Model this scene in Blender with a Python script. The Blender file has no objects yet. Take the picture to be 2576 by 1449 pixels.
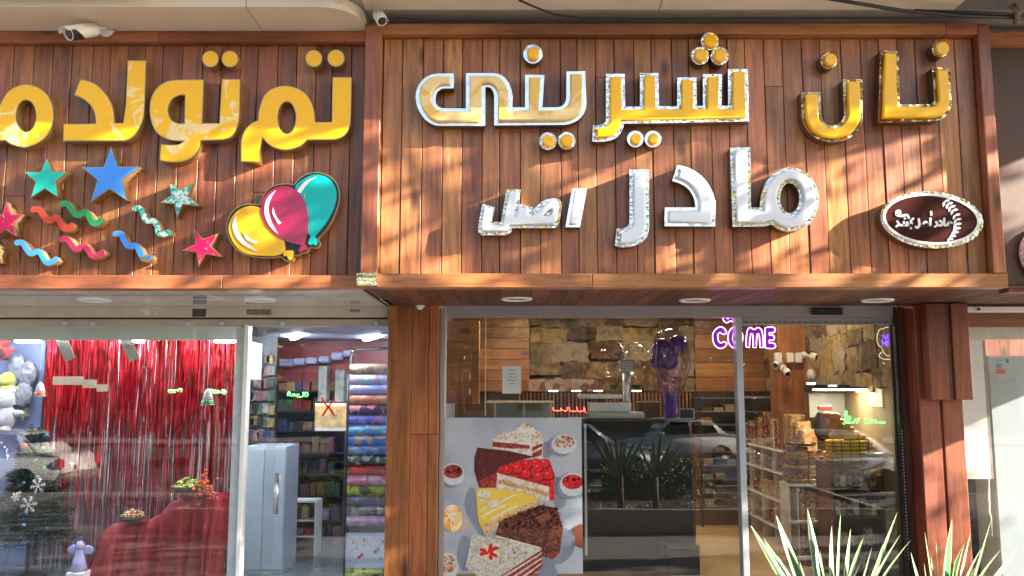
import bpy, bmesh, math, random
from mathutils import Vector, Matrix
random.seed(7)
C = bpy.context.scene.collection
# ---------------------------------------------------------------- camera, sky, sun, exposure
TH = math.atan(260/2150.0); CT, ST = math.cos(TH), math.sin(TH)
EYE = 2.1
cam_d = bpy.data.cameras.new('camera'); cam = bpy.data.objects.new('camera', cam_d); C.objects.link(cam)
cam.location = (0, 0, EYE); cam.rotation_euler = (math.pi/2+TH, 0, 0)
cam_d.sensor_width = 36; cam_d.lens = 36*2150/2576.0; cam_d.clip_end = 500; cam_d.clip_start = .05
bpy.context.scene.camera = cam
ORD = ['first', 'second', 'third', 'fourth', 'fifth', 'sixth', 'seventh', 'eighth', 'ninth', 'tenth', 'eleventh', 'twelfth', 'thirteenth', 'fourteenth', 'fifteenth', 'sixteenth', 'seventeenth', 'eighteenth', 'nineteenth', 'twentieth']
SUN = Vector((.46, -.15, .185)).normalized()       # towards the sun
w = bpy.data.worlds.new('World'); bpy.context.scene.world = w; w.use_nodes = True
nt = w.node_tree; bg = nt.nodes['Background']
sky = nt.nodes.new('ShaderNodeTexSky'); sky.sky_type = 'NISHITA'; sky.sun_disc = False
sky.sun_elevation = math.asin(SUN.z); sky.sun_rotation = math.atan2(SUN.x, SUN.y)
sky.air_density = 1.0; sky.dust_density = 2.0; sky.ozone_density = 1.0
nt.links.new(sky.outputs[0], bg.inputs[0]); bg.inputs[1].default_value = .055
sl = bpy.data.lights.new('sun', 'SUN'); sl.energy = 5.0; sl.angle = math.radians(.5); sl.color = (1, .9, .76)
so = bpy.data.objects.new('sun', sl); C.objects.link(so); so.rotation_euler = SUN.to_track_quat('Z', 'Y').to_euler()
so.location = (12, -4, 12)
vs = bpy.context.scene.view_settings
vs.view_transform = 'Standard'; vs.look = 'None'; vs.gamma = 1; vs.use_curve_mapping = False; vs.exposure = 2.88
bpy.context.scene.cycles.max_bounces = 8; bpy.context.scene.cycles.transparent_max_bounces = 12
bpy.context.scene.cycles.glossy_bounces = 4

# ---------------------------------------------------------------- helpers
K = 0.77919
def P(px, py, Y):                       # photo position -> world point on the plane y = Y
    u = (px-1288)/2150.0; v = (724.5-py)/2150.0
    s = Y/(CT-v*ST)
    return Vector((u*s, Y, EYE+s*(ST+v*CT)))
def Pz(px, py, z):                      # -> world point on the plane z
    u = (px-1288)/2150.0; v = (724.5-py)/2150.0
    s = (z-EYE)/(ST+v*CT)
    return Vector((u*s, s*(CT-v*ST), z))
def zr(ox, oy, sc):                     # crop of the photograph -> photo position
    return lambda p: ((ox+p[0]/sc)*K, (oy+p[1]/sc)*K)
R1 = zr(0, 0, 2.0774); R2 = zr(0, 440, 2.0774); R3 = zr(1240, 60, 2.0774); R4 = zr(2300, 0, 2.5606)
R5 = zr(1400, 440, 1.98154); RO = zr(2780, 560, 5.573); RP = zr(1400, 960, 1.61); R8 = zr(2380, 1380, 2.782)
R7 = zr(2380, 960, 2.782); R5B = zr(1880, 960, 3.2935); RG = zr(1120, 860, 18.114)
RL1 = zr(0, 900, 2.8975); RL2 = zr(0, 1350, 2.8413); RID = lambda p: p

MATS = {}
def nodes_of(name):
    m = bpy.data.materials.new(name); m.use_nodes = True; MATS[name] = m
    n = m.node_tree; b = n.nodes['Principled BSDF']; return m, n, b
def setb(b, **k):
    for a, v in k.items():
        a = {'rough': 'Roughness', 'metal': 'Metallic', 'coat': 'Coat Weight', 'coatr': 'Coat Roughness', 'ior': 'IOR', 'spec': 'Specular IOR Level', 'trans': 'Transmission Weight', 'alpha': 'Alpha', 'sheen': 'Sheen Weight', 'sss': 'Subsurface Weight'}[a]
        b.inputs[a].default_value = v
def mix_rgb(n, fac, a, b):
    x = n.nodes.new('ShaderNodeMix'); x.data_type = 'RGBA'
    for s, v in ((0, fac), (6, a), (7, b)):
        if hasattr(v, 'links') or isinstance(v, bpy.types.NodeSocket): n.links.new(v, x.inputs[s])
        else: x.inputs[s].default_value = v if s == 0 else (*v, 1)
    return x.outputs[2]
def tex(n, kind, scale, vec=None, **k):
    t = n.nodes.new('ShaderNodeTex'+kind); t.inputs['Scale'].default_value = scale
    for a, v in k.items():
        if a in t.inputs: t.inputs[a].default_value = v
        else: setattr(t, a, v)
    if vec is not None: n.links.new(vec, t.inputs['Vector'])
    return t
def coord(n, scl=(1, 1, 1), rnd=True, which='Object'):
    tc = n.nodes.new('ShaderNodeTexCoord'); mp = n.nodes.new('ShaderNodeMapping'); mp.inputs['Scale'].default_value = scl
    src = tc.outputs[which]
    if rnd:
        oi = n.nodes.new('ShaderNodeObjectInfo'); ml = n.nodes.new('ShaderNodeMath'); ml.operation = 'MULTIPLY'; ml.inputs[1].default_value = 37.0
        n.links.new(oi.outputs['Random'], ml.inputs[0])
        ad = n.nodes.new('ShaderNodeVectorMath'); ad.operation = 'ADD'; n.links.new(src, ad.inputs[0]); n.links.new(ml.outputs[0], ad.inputs[1]); src = ad.outputs[0]
    n.links.new(src, mp.inputs['Vector']); return mp.outputs[0]
def ramp(n, fac, stops):
    r = n.nodes.new('ShaderNodeValToRGB'); e = r.color_ramp.elements
    while len(e) < len(stops): e.new(.5)
    for i, (p, c) in enumerate(stops):
        e[i].position = p; e[i].color = (*c, 1) if not isinstance(c, (int, float)) else (c, c, c, 1)
    n.links.new(fac, r.inputs[0]); return r.outputs[0]
def bump(n, b, h, strength=.3, dist=.01):
    bp = n.nodes.new('ShaderNodeBump'); bp.inputs['Strength'].default_value = strength; bp.inputs['Distance'].default_value = dist
    n.links.new(h, bp.inputs['Height']); n.links.new(bp.outputs[0], b.inputs['Normal'])
def mat(name, col, rough=.5, metal=0, var=.15, sc=6, bmp=.0, bsc=40, **k):
    if name in MATS: return MATS[name]
    m, n, b = nodes_of(name); v = coord(n)
    t = tex(n, 'Noise', sc, v, Detail=5, Roughness=.6)
    c = mix_rgb(n, ramp(n, t.outputs[0], [(.3, 0), (.7, 1)]), tuple(x*(1-var) for x in col), tuple(min(1, x*(1+var)) for x in col))
    n.links.new(c, b.inputs['Base Color']); setb(b, rough=rough, metal=metal, **k)
    if bmp:
        t2 = tex(n, 'Noise', bsc, v, Detail=6); bump(n, b, t2.outputs[0], bmp, .01)
    return m
def emis(name, col, s, base=(.8, .8, .8)):
    if name in MATS: return MATS[name]
    m, n, b = nodes_of(name); b.inputs['Base Color'].default_value = (*base, 1)
    b.inputs['Emission Color'].default_value = (*col, 1); b.inputs['Emission Strength'].default_value = s; return m
def wood(name, dark, light, axis, knots=True, rough=.38, coat=.25, obj_var=.5):
    m, n, b = nodes_of(name)
    st = [1, 1, 1]; st[axis] = .07
    v = coord(n, tuple(st)); kn = [1, 1, 1]; kn[axis] = .42; vk = coord(n, tuple(kn))
    dist = tex(n, 'Noise', 3.0, v, Detail=3)
    va = n.nodes.new('ShaderNodeVectorMath'); va.operation = 'MULTIPLY_ADD'; va.inputs[1].default_value = (.12, .12, .12)
    n.links.new(dist.outputs[1], va.inputs[0]); n.links.new(v, va.inputs[2])
    g1 = tex(n, 'Noise', 26, va.outputs[0], Detail=7, Roughness=.62)
    g2 = tex(n, 'Noise', 130, va.outputs[0], Detail=4, Roughness=.6)
    big = tex(n, 'Noise', 1.6, vk, Detail=3)
    c = ramp(n, g1.outputs[0], [(.28, dark), (.47, tuple((a+q)/2 for a, q in zip(dark, light))), (.72, light)])
    fine = ramp(n, g2.outputs[0], [(.3, .62), (.6, 1.05)])
    mu = n.nodes.new('ShaderNodeMix'); mu.data_type = 'RGBA'; mu.blend_type = 'MULTIPLY'; mu.inputs[0].default_value = .55
    n.links.new(c, mu.inputs[6]); n.links.new(fine, mu.inputs[7])
    mu2 = n.nodes.new('ShaderNodeMix'); mu2.data_type = 'RGBA'; mu2.blend_type = 'MULTIPLY'; mu2.inputs[0].default_value = .8
    n.links.new(mu.outputs[2], mu2.inputs[6]); n.links.new(ramp(n, big.outputs[0], [(.34, (.50, .38, .40)), (.62, (1.25, 1.16, 1.0))]), mu2.inputs[7])
    col = mu2.outputs[2]
    # weathered, sun-greyed varnish patches and worn pale scratches
    wx = tex(n, 'Noise', 2.3, vk, Detail=6, Roughness=.7)
    col = mix_rgb(n, ramp(n, wx.outputs[0], [(.52, 0), (.75, .38)]), col, tuple(.45*x+.55*(.16, .075, .06)[i] for i, x in enumerate(light)))
    if knots:
        vo = tex(n, 'Voronoi', 3.1, vk, Randomness=1.0)
        col = mix_rgb(n, ramp(n, vo.outputs['Distance'], [(.035, .95), (.09, .6), (.17, 0)]), col, tuple(x*.35 for x in dark))
    hs = n.nodes.new('ShaderNodeHueSaturation'); oi = n.nodes.new('ShaderNodeObjectInfo')
    mr = n.nodes.new('ShaderNodeMapRange'); mr.inputs[3].default_value = 1-obj_var*.55; mr.inputs[4].default_value = 1+obj_var*.45
    n.links.new(oi.outputs['Random'], mr.inputs[0]); n.links.new(mr.outputs[0], hs.inputs['Value'])
    ml = n.nodes.new('ShaderNodeMath'); ml.operation = 'MULTIPLY'; ml.inputs[1].default_value = 7.31; fr = n.nodes.new('ShaderNodeMath'); fr.operation = 'FRACT'
    n.links.new(oi.outputs['Random'], ml.inputs[0]); n.links.new(ml.outputs[0], fr.inputs[0])
    mr2 = n.nodes.new('ShaderNodeMapRange'); mr2.inputs[3].default_value = .488; mr2.inputs[4].default_value = .508
    n.links.new(fr.outputs[0], mr2.inputs[0]); n.links.new(mr2.outputs[0], hs.inputs['Hue'])
    n.links.new(col, hs.inputs['Color']); n.links.new(hs.outputs[0], b.inputs['Base Color'])
    n.links.new(ramp(n, wx.outputs[0], [(.3, rough-.08), (.7, rough+.2)]), b.inputs['Roughness'])
    setb(b, coat=coat, coatr=.18)
    bump(n, b, g1.outputs[0], .35, .006)
    return m
def patch_mat(name, cols, sc, rough=.5, kind='Voronoi', metal=0, emi=0, **k):   # mottled surface of several colours
    if name in MATS: return MATS[name]
    m, n, b = nodes_of(name); v = coord(n)
    if kind == 'Voronoi':
        nz = tex(n, 'Noise', sc*.8, v, Detail=3); va = n.nodes.new('ShaderNodeVectorMath'); va.operation = 'MULTIPLY_ADD'; va.inputs[1].default_value = (.6/sc,)*3
        n.links.new(nz.outputs[1], va.inputs[0]); n.links.new(v, va.inputs[2])
        t = tex(n, 'Voronoi', sc, va.outputs[0]); sp = n.nodes.new('ShaderNodeSeparateColor'); n.links.new(t.outputs['Color'], sp.inputs[0]); f = sp.outputs[0]
    else:
        t = tex(n, 'Noise', sc, v, Detail=8, Roughness=.65); f = t.outputs[0]
    N = len(cols)
    st = [((i/(N) if kind == 'Voronoi' else .3+.4*i/max(1, N-1)), c) for i, c in enumerate(cols)]
    r = n.nodes.new('ShaderNodeValToRGB'); e = r.color_ramp.elements
    if kind == 'Voronoi': r.color_ramp.interpolation = 'CONSTANT'
    while len(e) < N: e.new(.5)
    for i, (p, c) in enumerate(st): e[i].position = p; e[i].color = (*c, 1)
    n.links.new(f, r.inputs[0]); n.links.new(r.outputs[0], b.inputs['Base Color']); setb(b, rough=rough, metal=metal, **k)
    if emi: n.links.new(r.outputs[0], b.inputs['Emission Color']); b.inputs['Emission Strength'].default_value = emi
    return m
def foil(name, c1, c2, sc=16, strength=1.0, thr=.5):      # polished metal under crumpled protective film
    m, n, b = nodes_of(name); v = coord(n)
    nz = tex(n, 'Noise', sc*.7, v, Detail=2); va = n.nodes.new('ShaderNodeVectorMath'); va.operation = 'MULTIPLY_ADD'; va.inputs[1].default_value = (1.2/sc,)*3
    n.links.new(nz.outputs[1], va.inputs[0]); n.links.new(v, va.inputs[2]); t = tex(n, 'Voronoi', sc, va.outputs[0]); t0 = tex(n, 'Noise', sc*.35, v, Detail=2)
    n.links.new(mix_rgb(n, ramp(n, t0.outputs[0], [(thr-.06, 0), (thr+.06, 1)]), c1, c2), b.inputs['Base Color'])
    setb(b, metal=.85, rough=.10)
    bump(n, b, t.outputs['Distance'], strength, .5/sc)
    return m
def acrylic(name, col, film, amt=.5, sc=5, rough=.22):     # gloss acrylic with patches for torn film and painted reflections
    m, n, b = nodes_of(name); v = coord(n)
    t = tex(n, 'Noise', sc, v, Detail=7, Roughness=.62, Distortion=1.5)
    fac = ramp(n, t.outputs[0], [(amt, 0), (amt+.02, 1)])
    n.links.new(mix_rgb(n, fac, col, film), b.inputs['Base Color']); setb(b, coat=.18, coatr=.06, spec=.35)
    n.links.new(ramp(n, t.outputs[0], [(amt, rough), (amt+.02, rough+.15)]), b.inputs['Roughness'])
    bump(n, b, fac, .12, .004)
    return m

def V(ob):   # centre the origin on the geometry
    me = ob.data; 
    if not len(me.vertices): return
    xs = [v.co for v in me.vertices]
    c = Vector([(min(p[i] for p in xs)+max(p[i] for p in xs))/2 for i in range(3)])
    me.transform(Matrix.Translation(-c)); return c
WORLD = {}
def obj(name, me, m, parent=None, smooth=False):
    if isinstance(me, bmesh.types.BMesh):
        bm = me; me = bpy.data.meshes.new(name); bm.normal_update(); bm.to_mesh(me); bm.free()
    for x in (m if isinstance(m, (list, tuple)) else [m]): me.materials.append(x)
    o = bpy.data.objects.new(name, me); C.objects.link(o)
    c = V(o) or Vector((0, 0, 0))
    if smooth:
        for p in me.polygons: p.use_smooth = True
    if parent is not None:
        o.parent = parent; o.location = c-WORLD[parent.name]
    else: o.location = c
    WORLD[o.name] = c; return o
def tag(o, label, cat, group=None):
    o['label'] = label; o['category'] = cat
    if group: o['group'] = group
    return o
def thing(name, label, cat, loc, group=None):
    o = bpy.data.objects.new(name, None); C.objects.link(o); o.location = loc; o.empty_display_size = .1
    WORLD[o.name] = Vector(loc); return tag(o, label, cat, group)
def struct(o): o['kind'] = 'structure'; return o
def stuff(o): o['kind'] = 'stuff'; return o
def bx(bm, x0, x1, y0, y1, z0, z1, bev=0, mi=0):
    r = bmesh.ops.create_cube(bm, size=1)
    for v in r['verts']:
        v.co = Vector(((x0+x1)/2+v.co.x*(x1-x0), (y0+y1)/2+v.co.y*(y1-y0), (z0+z1)/2+v.co.z*(z1-z0)))
    fs = {f for v in r['verts'] for f in v.link_faces}
    for f in fs: f.material_index = mi
    if bev:
        es = list({e for v in r['verts'] for e in v.link_edges})
        bmesh.ops.bevel(bm, geom=es, offset=bev, segments=1, affect='EDGES')
    return bm
def box(name, x0, x1, y0, y1, z0, z1, m, parent=None, bev=0):
    return obj(name, bx(bmesh.new(), x0, x1, y0, y1, z0, z1, bev), m, parent)
def prect(a, b, c, d, Y):               # photo rectangle on plane Y -> x0,x1,z0,z1
    p = P(a, (b+d)/2, Y); q = P(c, (b+d)/2, Y); t = P((a+c)/2, b, Y); s = P((a+c)/2, d, Y)
    return p.x, q.x, s.z, t.z
def pbox(name, a, b, c, d, Y, dep, m, parent=None, bev=0):
    x0, x1, z0, z1 = prect(a, b, c, d, Y); return box(name, x0, x1, Y, Y+dep, z0, z1, m, parent, bev)
def rotated_box(bm, c, size, rot):
    r = bmesh.ops.create_cube(bm, size=1); M = Matrix.Translation(c) @ rot.to_4x4() @ Matrix.Diagonal((*size, 1))
    bmesh.ops.transform(bm, matrix=M, verts=r['verts'])
def lathe(bm, prof, c, seg=20, axis='Z', mi=0):    # prof [(r,h)]
    rings = []
    for r, h in prof:
        ring = []
        for i in range(seg):
            a = 2*math.pi*i/seg
            p = (r*math.cos(a), r*math.sin(a), h)
            if axis == 'Y': p = (p[0], -p[2], p[1])
            elif axis == 'X': p = (p[2], p[0], p[1])
            ring.append(bm.verts.new(Vector(p)+Vector(c)))
        rings.append(ring)
    for a, b in zip(rings, rings[1:]):
        for i in range(seg):
            f = bm.faces.new((a[i], a[(i+1) % seg], b[(i+1) % seg], b[i])); f.material_index = mi; f.smooth = True
    for ring in (rings[0][::-1], rings[-1]):
        try: f = bm.faces.new(ring); f.material_index = mi
        except ValueError: pass
    return bm
def tube(bm, pts, r, seg=6, closed=False):
    pts = [Vector(p) for p in pts]; rings = []
    N = len(pts)
    for i, p in enumerate(pts):
        a = pts[i-1] if (i or closed) else p; b = pts[(i+1) % N] if (i < N-1 or closed) else p
        d = (b-a).normalized(); up = Vector((0, 0, 1)) if abs(d.z) < .9 else Vector((1, 0, 0))
        s = d.cross(up).normalized(); t = s.cross(d)
        rr = r[i] if isinstance(r, (list, tuple)) else r
        rings.append([bm.verts.new(p+s*rr*math.cos(2*math.pi*k/seg)+t*rr*math.sin(2*math.pi*k/seg)) for k in range(seg)])
    prs = list(zip(rings, rings[1:]))+([(rings[-1], rings[0])] if closed else [])
    for a, b in prs:
        for k in range(seg):
            f = bm.faces.new((a[k], a[(k+1) % seg], b[(k+1) % seg], b[k])); f.smooth = True
    if not closed:
        bm.faces.new(rings[0][::-1]); bm.faces.new(rings[-1])
    return bm
def ball(bm, c, r, seg=12, sx=1, sy=1, sz=1):
    q = bmesh.ops.create_uvsphere(bm, u_segments=seg, v_segments=max(6, seg*2//3), radius=r)
    for v in q['verts']: v.co = Vector((v.co.x*sx+c[0], v.co.y*sy+c[1], v.co.z*sz+c[2]))
    for f in {f for v in q['verts'] for f in v.link_faces}: f.smooth = True
    return bm
# flags: 0 corner, 1 smooth, 2 smooth after a straight run, 3 smooth before a straight run
def smooth_path(pts, closed=True, sub=7):
    q = [(Vector(p[:2]), (p[2] if len(p) > 2 else 0)) for p in pts]; N = len(q); out = []
    def tan(i):
        p, f = q[i]; a = q[(i-1) % N][0]; b = q[(i+1) % N][0]
        if not closed: a = q[max(0, i-1)][0]; b = q[min(N-1, i+1)][0]
        if f == 2: return (p-a).normalized()
        if f == 3: return (b-p).normalized()
        if f == 1: return (b-a).normalized()
        return None
    for i in range(N if closed else N-1):
        j = (i+1) % N; p, fp = q[i]; r, fr = q[j]; out.append(p)
        st = (fp in (0, 3) and fr in (0, 2))
        if st: continue
        L = (r-p).length; t0, t1 = tan(i), tan(j)
        if fp == 0: t0 = None
        if fr == 0: t1 = None
        m0 = t0*L if t0 is not None else None; m1 = t1*L if t1 is not None else None
        if m0 is None: m0 = 1.5*(r-p)-.5*m1
        if m1 is None: m1 = 1.5*(r-p)-.5*m0
        for k in range(1, sub):
            t = k/sub; a = 2*t**3-3*t*t+1; b = t**3-2*t*t+t; c = -2*t**3+3*t*t; d = t**3-t*t
            out.append(p*a+m0*b+r*c+m1*d)
    if not closed: out.append(q[-1][0])
    return out
def circ(cx, cy, rx, ry=None, n=28, rot=0):
    ry = ry or rx; c, s = math.cos(rot), math.sin(rot)
    return [(cx+rx*math.cos(2*math.pi*i/n)*c-ry*math.sin(2*math.pi*i/n)*s, cy+rx*math.cos(2*math.pi*i/n)*s+ry*math.sin(2*math.pi*i/n)*c) for i in range(n)]
def shape(loops, conv, Yf, depth, off=0.0, bev=0.0, Ymap=None, sm=True):
    """extruded flat shape with its front at y=Yf; loops traced in crop coordinates, mapped on plane Ymap"""
    Ymap = Ymap or Yf
    cu = bpy.data.curves.new('c', 'CURVE'); cu.dimensions = '2D'; cu.fill_mode = 'BOTH'
    for lp in loops:
        pts = smooth_path(lp) if sm else [Vector(p[:2]) for p in lp]
        w3 = []
        for p in pts:
            q = P(*conv(p), Ymap); w3.append((q.x, q.z))
        sp = cu.splines.new('POLY'); sp.points.add(len(w3)-1)
        for i, (a, b) in enumerate(w3): sp.points[i].co = (a, b, 0, 1)
        sp.use_cyclic_u = True
    cu.extrude = max(.0001, depth/2-bev); cu.bevel_depth = bev; cu.bevel_resolution = 2; cu.offset = off-bev
    o = bpy.data.objects.new('c', cu); C.objects.link(o)
    dg = bpy.context.evaluated_depsgraph_get(); me = bpy.data.meshes.new_from_object(o.evaluated_get(dg))
    bpy.data.objects.remove(o); bpy.data.curves.remove(cu); me.materials.clear()
    me.transform(Matrix.Translation((0, Yf+depth/2, 0)) @ Matrix.Rotation(math.pi/2, 4, 'X'))
    return me
def tri_polys(me, mi_fn):
    for p in me.polygons: p.material_index = mi_fn(p)
def stroke_loop(pts, w):                # outline of a round-capped stroke
    c = smooth_path([(x, y, 1) for x, y in pts], closed=False, sub=6); L = []; Rr = []
    for i, p in enumerate(c):
        a = c[max(0, i-1)]; b = c[min(len(c)-1, i+1)]; d = (b-a).normalized(); nn = Vector((-d.y, d.x))
        L.append(p+nn*w); Rr.append(p-nn*w)
    def cap(p, d):
        th = math.atan2(d.y, d.x); return [p+Vector((math.cos(th+a), math.sin(th+a)))*w for a in (math.pi/3, 0, -math.pi/3)]
    return [tuple(v) for v in (L+cap(c[-1], (c[-1]-c[-2]).normalized())+Rr[::-1]+cap(c[0], (c[0]-c[1]).normalized()))]
# ---------------------------------------------------------------- materials
W_V = wood('sign_plank_wood', (.19, .066, .027), (.57, .255, .098), 2, obj_var=.27)
W_X = wood('sign_beam_wood', (.24, .08, .03), (.52, .21, .08), 0, obj_var=.25)
W_VB = wood('sign_stile_wood', (.22, .075, .030), (.46, .18, .075), 2, obj_var=.2)
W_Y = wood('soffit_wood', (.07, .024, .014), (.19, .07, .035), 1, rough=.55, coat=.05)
W_COL = wood('column_wood', (.18, .048, .013), (.46, .165, .045), 2, obj_var=.22)
W_RED = wood('post_wood', (.12, .026, .013), (.30, .085, .034), 2, obj_var=.2, knots=False)
DARK = mat('dark_backing', (.02, .014, .012), .8)
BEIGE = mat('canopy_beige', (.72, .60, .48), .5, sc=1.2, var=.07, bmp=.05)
GREY = mat('canopy_grey', (.30, .32, .30), .5, sc=1.5, var=.12)
WHITEP = mat('white_paint', (.78, .78, .77), .4, var=.05)
CONC = mat('concrete', (.40, .38, .34), .85, bmp=.3)
ALU = mat('grey_aluminium', (.34, .31, .32), .38, .35, sc=2, var=.08)
ALU2 = mat('silver_aluminium', (.50, .53, .60), .3, .6, sc=2, var=.06)
BLACKM = mat('black_metal', (.02, .02, .022), .4, .3)
BLACKP = mat('black_plastic', (.018, .018, .02), .3)
CREAM = mat('cream_header', (.55, .47, .38), .55, sc=3, var=.18, bmp=.1)
CABLE = mat('cable_rubber', (.02, .02, .022), .55)
CAMW = mat('camera_white', (.72, .70, .66), .35, var=.06)

# ---------------------------------------------------------------- ground and street
PAVE = mat('pavement_stone', (.20, .19, .18), .8, sc=3, bmp=.25)
ASPH = mat('asphalt', (.06, .06, .062), .85, sc=8, bmp=.4, bsc=120)
struct(box('pavement', -30, 30, .2, 9.2, -.12, 0, PAVE))
struct(box('kerb', -30, 30, .0, .2, -.15, .01, CONC))
struct(box('street', -80, 80, -17, 0, -.30, -.15, ASPH))
struct(box('ground', -300, 300, -300, 300, -.6, -.305, PAVE))
struct(box('far_pavement', -80, 80, -28, -17, -.30, 0, PAVE))

# ---------------------------------------------------------------- signboards
def planked(root, x0, x1, z0, z1, Yf, m, wd=.166, seed=1, th=.03):
    rr = random.Random(seed); x = x0
    while x < x1-.01:
        wj = min(wd*rr.uniform(.9, 1.12), x1-x)
        if x1-(x+wj) < .05: wj = x1-x
        dy = rr.uniform(-.004, .003); cuts = [z0, z1]
        if rr.random() < .16: cuts = [z0, z0+(z1-z0)*rr.uniform(.18, .85), z1]
        for a, b in zip(cuts, cuts[1:]):
            bm = bx(bmesh.new(), x+.003, x+wj-.003, Yf+dy, Yf+th+dy, a+.001, b-.001, .0045)
            o = obj('plank', bm, m, root)
            o.rotation_euler = (rr.uniform(-.002, .002), 0, rr.uniform(-.012, .012))
        x += wj
ZB = 2.985; ZT = 5.345
rs = thing('wooden_signboard', 'tall box sign of vertical brown planks in a plank frame over the pastry shop window', 'signboard', (1.45, 7.4, ZB))
XL, XR = -1.30, 4.235
planked(rs, XL+.15, XR-.11, ZB+.10, ZT-.10, 7.35, W_V, seed=5)
box('backing_board', XL+.02, XR-.02, 7.42, 7.46, ZB+.03, ZT-.02, DARK, rs)
box('stile', XL, XL+.145, 7.25, 7.40, ZB+.002, ZT-.10, W_VB, rs, .006)
box('stile', XR-.105, XR, 7.25, 7.60, ZB+.12, ZT-.002, W_VB, rs, .006)
jx = P(1490, 700, 7.24).x
for a, b in ((XL+.147, jx-.002), (jx+.002, XR)):
    box('bottom_rail', a, b, 7.235, 7.40, ZB-.005, ZB+.115, W_X, rs, .005)
jx = P(2380, 70, 7.25).x
for a, b in ((XL, jx-.001), (jx+.001, XR-.107)):
    box('top_rail', a, b, 7.25, 7.40, ZT-.10, ZT, W_X, rs, .006)
box('side_board', XR-.02, XR-.001, 7.61, 8.98, ZB+.02, ZT-.02, W_VB, rs)
box('side_board', XL+.001, XL+.02, 7.47, 8.98, ZB+.02, ZT-.02, W_VB, rs)
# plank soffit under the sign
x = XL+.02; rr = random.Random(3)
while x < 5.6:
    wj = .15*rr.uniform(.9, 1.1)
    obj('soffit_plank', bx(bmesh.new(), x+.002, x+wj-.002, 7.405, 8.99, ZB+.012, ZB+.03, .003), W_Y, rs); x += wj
box('light_stop_board', XL+.03, 5.55, 7.42, 8.98, ZB+.034, ZB+.05, DARK, rs)  # unseen board added to stop sun leaking through the plank gaps
def downlight(px, py, z, r, label, group, lit=False):
    c = Pz(px, py, z); t = thing('ceiling_light', label, 'light', c, group)
    obj('trim_ring', lathe(bmesh.new(), [(r*.72, 0.004), (r*.76, -.008), (r*.93, -.014), (r, 0), (r, .01)], c, 28), WHITEP, t)
    obj('lens', lathe(bmesh.new(), [(.001, .003), (r*.7, .003), (r*.73, -.002), (r*.72, .01)], c, 24), mat('lamp_lens', (.8, .78, .74), .2, var=.02), t)
for i, (px, py) in enumerate(((1300, 752), (1748, 755), (2208, 755))):
    downlight(px, py, ZB+.01, .155, ['unlit round white downlight in the plank soffit above the cake poster', 'unlit round white downlight in the plank soffit above the COME neon sign', 'unlit round white downlight in the plank soffit beside the wooden corner post'][i], 'round downlights under the wooden soffit')

ls = thing('wooden_signboard', 'long sign of darker reddish planks over the party shop, left of the box sign', 'signboard', (-3.4, 7.45, ZB))
ZTL = 5.31
planked(ls, -6.2, XL-.002, ZB+.10, ZTL-.10, 7.42, wood('old_plank_wood', (.14, .045, .022), (.45, .175, .068), 2, obj_var=.30), seed=11)
box('backing_board', -6.2, XL-.03, 7.48, 7.52, ZB+.03, ZTL-.02, DARK, ls)
for a, b in ((-6.2, P(560, 700, 7.35).x), (P(560, 700, 7.35).x+.003, XL-.003)):
    box('bottom_rail', a, b, 7.34, 7.50, ZB-.005, ZB+.115, W_X, ls, .005)
for a, b in ((-6.2, P(400, 78, 7.35).x), (P(400, 78, 7.35).x+.003, XL-.003)):
    box('top_rail', a, b, 7.34, 7.50, ZTL-.10, ZTL, W_X, ls, .006)
# ---------------------------------------------------------------- building over the signs
bu = thing('upper_building', 'beige overhanging upper storey soffit above both wooden signs', 'building', (0, 8, 5.5))
def round_slab(name, x0, x1, y0, y1, z0, z1, r, m, parent, right=True):
    bm = bmesh.new(); pts = [(x0, y0)]
    pts += [(x1-r+r*math.sin(a), y0+r-r*math.cos(a)) for a in [i*math.pi/2/10 for i in range(11)]] if right else [(x1, y0)]
    pts += [(x1, y1), (x0, y1)]
    lo = [bm.verts.new((x, y, z0)) for x, y in pts]; hi = [bm.verts.new((x, y, z1)) for x, y in pts]
    bm.faces.new(lo[::-1]); bm.faces.new(hi)
    for i in range(len(pts)): bm.faces.new((lo[i], lo[(i+1) % len(pts)], hi[(i+1) % len(pts)], hi[i]))
    return obj(name, bm, m, parent)
sx = P(640, 50, 7.1).x
o1 = round_slab('soffit_panel', -8, sx-.004, 6.86, 7.50, 5.315, 5.42, .01, BEIGE, bu, False)
o2 = round_slab('soffit_panel', sx+.004, -1.31, 6.86, 7.50, 5.315, 5.42, .33, BEIGE, bu)
box('soffit_band', -8, XL-.0, 6.70, 7.6, 5.43, 5.52, GREY, bu)
box('edge_trim', -8, -3.0, 6.55, 6.695, 5.40, 5.50, WHITEP, bu)
for a, b in ((XL+.003, P(1655, 20, 7.2).x), (P(1655, 20, 7.2).x+.006, 3.9)):
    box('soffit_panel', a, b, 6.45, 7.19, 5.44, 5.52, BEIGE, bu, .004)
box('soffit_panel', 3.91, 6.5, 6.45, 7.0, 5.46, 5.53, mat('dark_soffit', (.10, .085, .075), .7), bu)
box('soffit_strip', XL+.003, 7.5, 7.20, 7.62, 5.455, 5.54, mat('strip_grey', (.30, .27, .23), .6), bu)
box('wall', -8.5, 8, 7.65, 9.0, 5.36, 9.5, CONC, bu)
box('wall', -8.5, 8, 6.4, 7.64, 5.55, 9.5, CONC, bu)
bracket = obj('pipe', tube(bmesh.new(), [P(2545, 12, 7.1), P(2560, 30, 7.1), P(2556, 60, 7.15)], .03, 8), mat('rusty_pipe', (.2, .13, .09), .7), bu)
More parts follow.
